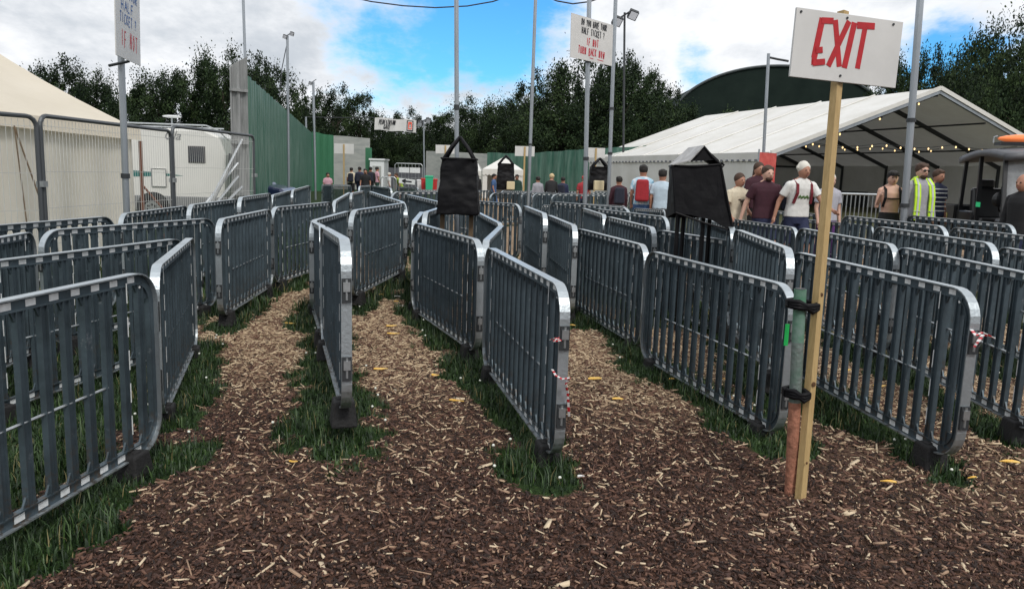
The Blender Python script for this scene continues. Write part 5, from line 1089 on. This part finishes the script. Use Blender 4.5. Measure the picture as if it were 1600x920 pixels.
    if 'greenprint' in extras:
        mb = MB(); pm = mat('print_green', (.06, .13, .03), .8)
        for q in range(9): mb.ell(T((-.08+.02*q, -.124, 1.22+.012*math.sin(q*2.1))), (.012, .007, .022), pm, 8, 6)
        child(mb, 'shirt_print')
    if 'stripes' in extras:
        mb = MB()
        for z in (1.0, 1.08, 1.16, 1.24, 1.32, 1.39): q = 20; loft(mb, [(z, 0, Ty(z), .205*B, .140), (z+.02, 0, Ty(z), .205*B, .140)], plate, cap=False)
        child(mb, 'shirt_stripes')
    return e
hbrown = mat('hair_brown', (.055, .028, .016), .7); hdark = mat('hair_dark', (.012, .010, .009), .7); hwhite = mat('hair_white', (.62, .60, .54), .8); hblond = mat('hair_blond', (.55, .42, .24), .7)
cream = cloth_mat('cream', (.62, .55, .42)); maroon = cloth_mat('maroon', (.045, .010, .020)); white = cloth_mat('white', (.75, .75, .73)); navy = cloth_mat('navy', (.018, .025, .07)); black = cloth_mat('black', (.012, .012, .014)); lilac = cloth_mat('lilac', (.42, .42, .48)); purple = cloth_mat('purple', (.10, .03, .16)); grey = cloth_mat('grey', (.34, .34, .38)); blue = cloth_mat('blue', (.05, .11, .25)); tie = cloth_mat('tie_dye', (.75, .72, .74), color2=(.12, .45, .65)); ltblue = cloth_mat('light_blue', (.50, .62, .72)); green = cloth_mat('dark_green', (.02, .06, .045)); red = cloth_mat('red', (.35, .03, .04)); lime = cloth_mat('lime', (.35, .5, .08)); pink = cloth_mat('pink', (.6, .35, .42))
person(1156, 271, 13.2, 'woman in a cream shirt with a dark print and black shorts walking by the marquee', h=1.63, yaw=R(25), shirt=cream, bottom=black, blen=.4, hair=hbrown, hairstyle='bun', extras=('skullprint',), arms=(.2, -.4), elbow=(.7, 1.2), build=1.1, spread=.09)
person(1200, 259, 12.9, 'man with brown hair and beard in a plain maroon shirt', h=1.78, yaw=R(12), sk=skin_pale, shirt=maroon, bottom=navy, blen=.5, hair=hbrown, extras=('beard',), arms=(-.3, .25), elbow=(.2, .3), build=1.12, spread=.10, stride=.25)
person(1251, 254, 12.7, 'white haired man in a white shirt with dark red backpack straps', h=1.80, yaw=R(14), shirt=white, bottom=navy, blen=.6, hair=hwhite, hairstyle='curly', extras=('straps', 'greenprint', 'backpack'), arms=(-.35, .45), elbow=(.35, .6), build=1.1, bend=.14, spread=.11, stride=.28)
person(1298, 271, 13.1, 'pale haired person in a lilac grey top half hidden behind the wooden post', h=1.62, yaw=R(10), sk=skin_pale, shirt=lilac, bottom=purple, blen=.95, hair=hwhite, hairstyle='long')
person(1186, 254, 14.6, 'long haired person behind the man in maroon', h=1.75, yaw=R(15), shirt=maroon, bottom=black, blen=.95, hair=hbrown, hairstyle='long')
person(1396, 267, 13.3, 'bare chested person in a black cap with a black chest strap', h=1.68, yaw=R(-8), sk=skin_pale, bottom=black, blen=.95, hair=hdark, extras=('cap', 'harness'), arms=(.1, .2), elbow=(2.3, .2))
person(1441, 255, 12.9, 'man in sunglasses and a yellow high visibility vest over a grey sweatshirt', h=1.80, yaw=R(12), sk=skin_pale, shirt=grey, sleeve=1, bottom=black, blen=.95, hair=hbrown, extras=('sunglasses', 'vest', 'beard'), arms=(.0, .05), elbow=(.2, .25), build=1.06)
person(1467, 265, 14.4, 'person in a dark blue striped shirt behind the yellow vest', h=1.75, yaw=R(20), shirt=navy, bottom=black, blen=.95, hair=hbrown, extras=('stripes',))
person(1603, 272, 10.9, 'person in black clothes cut off by the right edge', h=1.75, yaw=R(-70), shirt=black, sleeve=1, bottom=navy, blen=.95, hair=None)
FARP = [(1006, 258, 16.5, 'person in a blue and white tie dye shirt wearing a red backpack', dict(h=1.72, yaw=R(170), shirt=tie, bottom=blue, blen=.95, hair=hdark, extras=('redcap',)[:0]+('redbackpack',))),
 (1036, 265, 16.2, 'dark haired person in a light blue shirt beside the large black bag', dict(h=1.68, yaw=R(160), shirt=ltblue, bottom=black, blen=.95, hair=hdark, extras=())),
 (862, 272, 27, 'blond person in a black jacket bending by the green hoarding', dict(h=1.55, yaw=R(175), shirt=black, sleeve=1, bottom=navy, blen=.95, hair=hblond, hairstyle='curly', bend=.3)),
 (880, 277, 28, 'person with a blue backpack right of the blond one', dict(h=1.5, yaw=R(160), shirt=navy, sleeve=1, bottom=black, blen=.95, hair=hdark, extras=('backpack',))),
 (841, 276, 28, 'person in grey left of the blond one', dict(h=1.5, yaw=R(200), shirt=grey, sleeve=1, bottom=black, blen=.95, hair=hdark)),
 (772, 272, 34, 'person in a blue shirt left of the small black bag', dict(h=1.62, yaw=R(80), shirt=blue, bottom=blue, blen=.95, hair=hdark)),
 (808, 273, 34, 'person in a dark green jacket right of the small black bag', dict(h=1.6, yaw=R(0), shirt=green, sleeve=1, bottom=black, blen=.95, hair=hdark)),
 (744, 269, 34, 'person in black beside the edge of the central bag', dict(h=1.7, yaw=R(10), shirt=black, sleeve=1, bottom=black, blen=.95, hair=hbrown)),
 (913, 274, 26, 'person in red left of the ticket sign pole', dict(h=1.6, yaw=R(180), shirt=red, bottom=navy, blen=.95, hair=None, extras=('redcap',))),
 (968, 276, 18.5, 'person in a dark maroon coat right of the bare tall pole', dict(h=1.45, yaw=R(180), shirt=maroon, sleeve=1, bottom=black, blen=.95, hair=hdark, extras=('backpack',))),
 (549, 262, 42, 'person with a dark backpack and pale sleeves, left of the group at the gate', dict(h=1.72, yaw=R(180), shirt=cream, bottom=black, blen=.6, hair=hdark, extras=('backpack',))),
 (562, 261, 41, 'person all in navy in the middle of the group at the gate', dict(h=1.75, yaw=R(180), shirt=navy, sleeve=1, bottom=navy, blen=.95, hair=hdark, extras=('backpack',))),
 (571, 264, 38, 'walker in black striding down the lane toward the camera', dict(h=1.78, yaw=R(10), shirt=black, bottom=black, blen=.95, hair=hdark, stride=.3)),
 (579, 261, 42, 'person in a dark coat at the right of the dark group', dict(h=1.75, yaw=R(190), shirt=black, sleeve=1, bottom=black, blen=.95, hair=hdark, extras=('backpack',))),
 (589, 261, 43, 'person in a pink top right of the dark group', dict(h=1.75, yaw=R(120), shirt=pink, bottom=green, blen=.95, hair=hdark)),
 (608, 270, 46, 'far person in white with a pale hat', dict(h=1.6, yaw=R(90), shirt=white, bottom=grey, blen=.6, hair=hwhite)),
 (628, 271, 38, 'person in a lime top bending near the arrow sign', dict(h=1.5, yaw=R(-60), shirt=lime, bottom=black, blen=.5, hair=hbrown, bend=.45)),
 (512, 270, 36, 'person in pale pink at the far left end of the grey barriers', dict(h=1.55, yaw=R(30), shirt=pink, bottom=grey, blen=.95, hair=hdark))]
for px, y, d, lab, kw in FARP: person(px, y, d, lab, detail=False, vx=.022, **kw)

# ------------------------------------------------------------------ utility buggy
def buggy():
    O = Vector((7.62, 12.3, .26)); e = empty('utility_buggy', O, 'black utility buggy with a canopy roof and orange beacon at the right edge', 'buggy', rz=R(-12))
    bk = mat('buggy_black', (.012, .013, .015), .35, 0, spec=.6); rf = mat('buggy_roof', (.13, .135, .15), .55, 0, var=.2, vscale=6); gl = mat('windscreen', (.55, .58, .6), .12, 0, color2=(.18, .19, .2), vscale=2.2, trans=.45, spec=.8); W_ = 1.45  # windscreen: pale and dark grey patches paint reflections into the glass colour
    X = lambda x, y, z: (x, y, z)   # y back, x right
    mb = MB(); pr = [(-.75, .45), (-.65, .30), (3.2, .30), (3.3, .42), (3.3, .62), (2.1, .62), (2.0, .78), (.55, .55), (.35, .55), (.28, .92), (-.35, .88), (-.75, .72)]
    mb.add([(0, y, z) for y, z in pr]+[(W_, y, z) for y, z in pr], [tuple(range(len(pr))), tuple(range(2*len(pr)-1, len(pr)-1, -1))]+[(i, i+len(pr), (i+1) % len(pr)+len(pr), (i+1) % len(pr)) for i in range(len(pr))], bk); mb.build('chassis', e, bevel=.03)
    mb = MB(); n = 12; vs = []
    for i in range(n+1):
        t = i/n; y = -.02+2.15*t; z = 1.93+.13*math.sin(math.pi*(t*.85+.08)); m_ = .0
        for j in range(9): s_ = j/8; vs.append((-.05+(W_+.1)*s_, y, z+.05*math.sin(math.pi*s_)-.03))
    fs = [(i*9+j, i*9+j+1, (i+1)*9+j+1, (i+1)*9+j) for i in range(n) for j in range(8)]; mb.add(vs, fs, rf); o = mb.build('roof', e, True); s_ = o.modifiers.new('s', 'SOLIDIFY'); s_.thickness = .11
    for x in (0.03, W_-.03):
        for a, b in (((x, .02, .85), (x, .22, 1.95)), ((x, 2.05, .6), (x, 1.95, 1.95)), ((x, 1.15, .7), (x, 1.25, 1.98))): mb = MB(); mb.bar(a, b, .055, .055, bk); mb.build('pillar', e)
        mb = MB(); mb.box((x, 1.75, .72), (.05, .75, .55), bk); mb.build('side_panel', e, bevel=.06)
        mb = MB(); mb.box((x, .78, .62), (.05, .62, .42), bk); mb.build('side_panel', e, bevel=.06)
    mb = MB(); mb.add([(.06, .0, .92), (W_-.06, .0, .92), (W_-.06, .2, 1.9), (.06, .2, 1.9)], [(0, 1, 2, 3)], gl); o = mb.build('windscreen', e); s_ = o.modifiers.new('s', 'SOLIDIFY'); s_.thickness = .006
    for x in (.36, 1.08):
        mb = MB(); mb.box((x, 1.45, .82), (.52, .5, .14), bk); st = mb.build('seat', e, bevel=.04); mb = MB(); mb.box((x, 1.78, 1.12), (.50, .13, .56), bk, Matrix.Rotation(R(-10), 3, 'X')); mb.build('backrest', st, bevel=.05); mb = MB(); mb.box((x, 1.86, 1.47), (.26, .10, .16), bk); mb.build('headrest', st, bevel=.04)
    mb = MB(); c = Vector((.38, .72, 1.12)); ax = Vector((0, .75, .65)).normalized(); u = Vector((1, 0, 0)); v = ax.cross(u); mb.tube([c+(u*math.cos(a)+v*math.sin(a))*.18 for a in [2*math.pi*k/20 for k in range(21)]], .017, rubber, 6, cap=False)
    for a in (0, 2.1, 4.2): mb.tube([c, c+(u*math.cos(a)+v*math.sin(a))*.18], .011, rubber, 5)
    mb.tube([c, c+Vector((0, -.4, -.28))], .025, rubber, 6); mb.build('steering_wheel', e)
    mb = MB(); mb.ell((.06, .35, 1.22), (.11, .05, .12), bk, 12, 8); mb.tube([(.06, .35, 1.3), (.05, .2, 1.55)], .012, bk, 5); mb.build('mirror', e)
    mb = MB(); mb.box((.52, .28, 1.05), (.34, .25, .12), bk); mb.build('dashboard', e, bevel=.03); mb = MB(); mb.box((-.028, .98, 1.12), (.006, .20, .08), mat('green_sticker', (.03, .6, .22), .4, emit=(.02, .5, .2, .15))); mb.build('green_sticker', e)  # the sticker's slight glow is put into its material
    mb = MB(); mb.box((.75, .75, 2.12), (1.35, .30, .05), bk); mb.build('beacon_base', e); mb = MB(); om = mat('beacon_orange', (.85, .22, .07), .25, 0, emit=(1, .25, .08, .25)); mb.ell((.72, .75, 2.20), (.66, .15, .085), om, 24, 10); mb.build('beacon', e, True)
    mb = MB(); mb.tube([(.0, .72, 2.13), (.0, .72, 2.22), (.05, .72, 2.24)], .012, zinc, 5); mb.build('roof_hook', e)
    for x, nm in ((.16, 'indicator'), (W_-.16, 'indicator')): mb = MB(); mb.box((x, -.62, .80), (.12, .06, .10), om); mb.build(nm, e, bevel=.015); mb = MB(); mb.cyl((x+(.16 if x < .5 else -.16), -.73, .62), (0, 1, 0), .08, .05, mat('lamp_glass2', (.8, .8, .8), .1), 16); mb.build('headlight', e)
    mb = MB(); bw = [(-.02, 2.12), (-.02, 3.45), (W_+.02, 3.45), (W_+.02, 2.12), (-.02, 2.12)]
    for a, b in zip(bw[:-1], bw[1:]): mb.bar((a[0], a[1], .86), (b[0], b[1], .86), .04, .42, bk, up=(0, 0, 1))
    mb.box((W_/2, 2.8, .68), (W_, 1.3, .05), bk); mb.build('load_bed', e)
    mb = MB(); mb.box((.0-.045, 2.55, .86), (.006, .22, .12), mat('yellow_plate', (.45, .42, .10), .5)); mb.build('number_plate', e)
    for x in (.08, W_-.08):
        for y in (-.05, 2.75): mb = MB(); mb.cyl((x, y, .05), (1, 0, 0), .31, .24, rubber, 22); w_ = mb.build('wheel', e, bevel=.04); mb = MB(); mb.cyl((x-.13 if x < .5 else x+.13, y, .05), (1, 0, 0), .16, .02, zinc, 16); mb.build('rim', w_)
buggy()
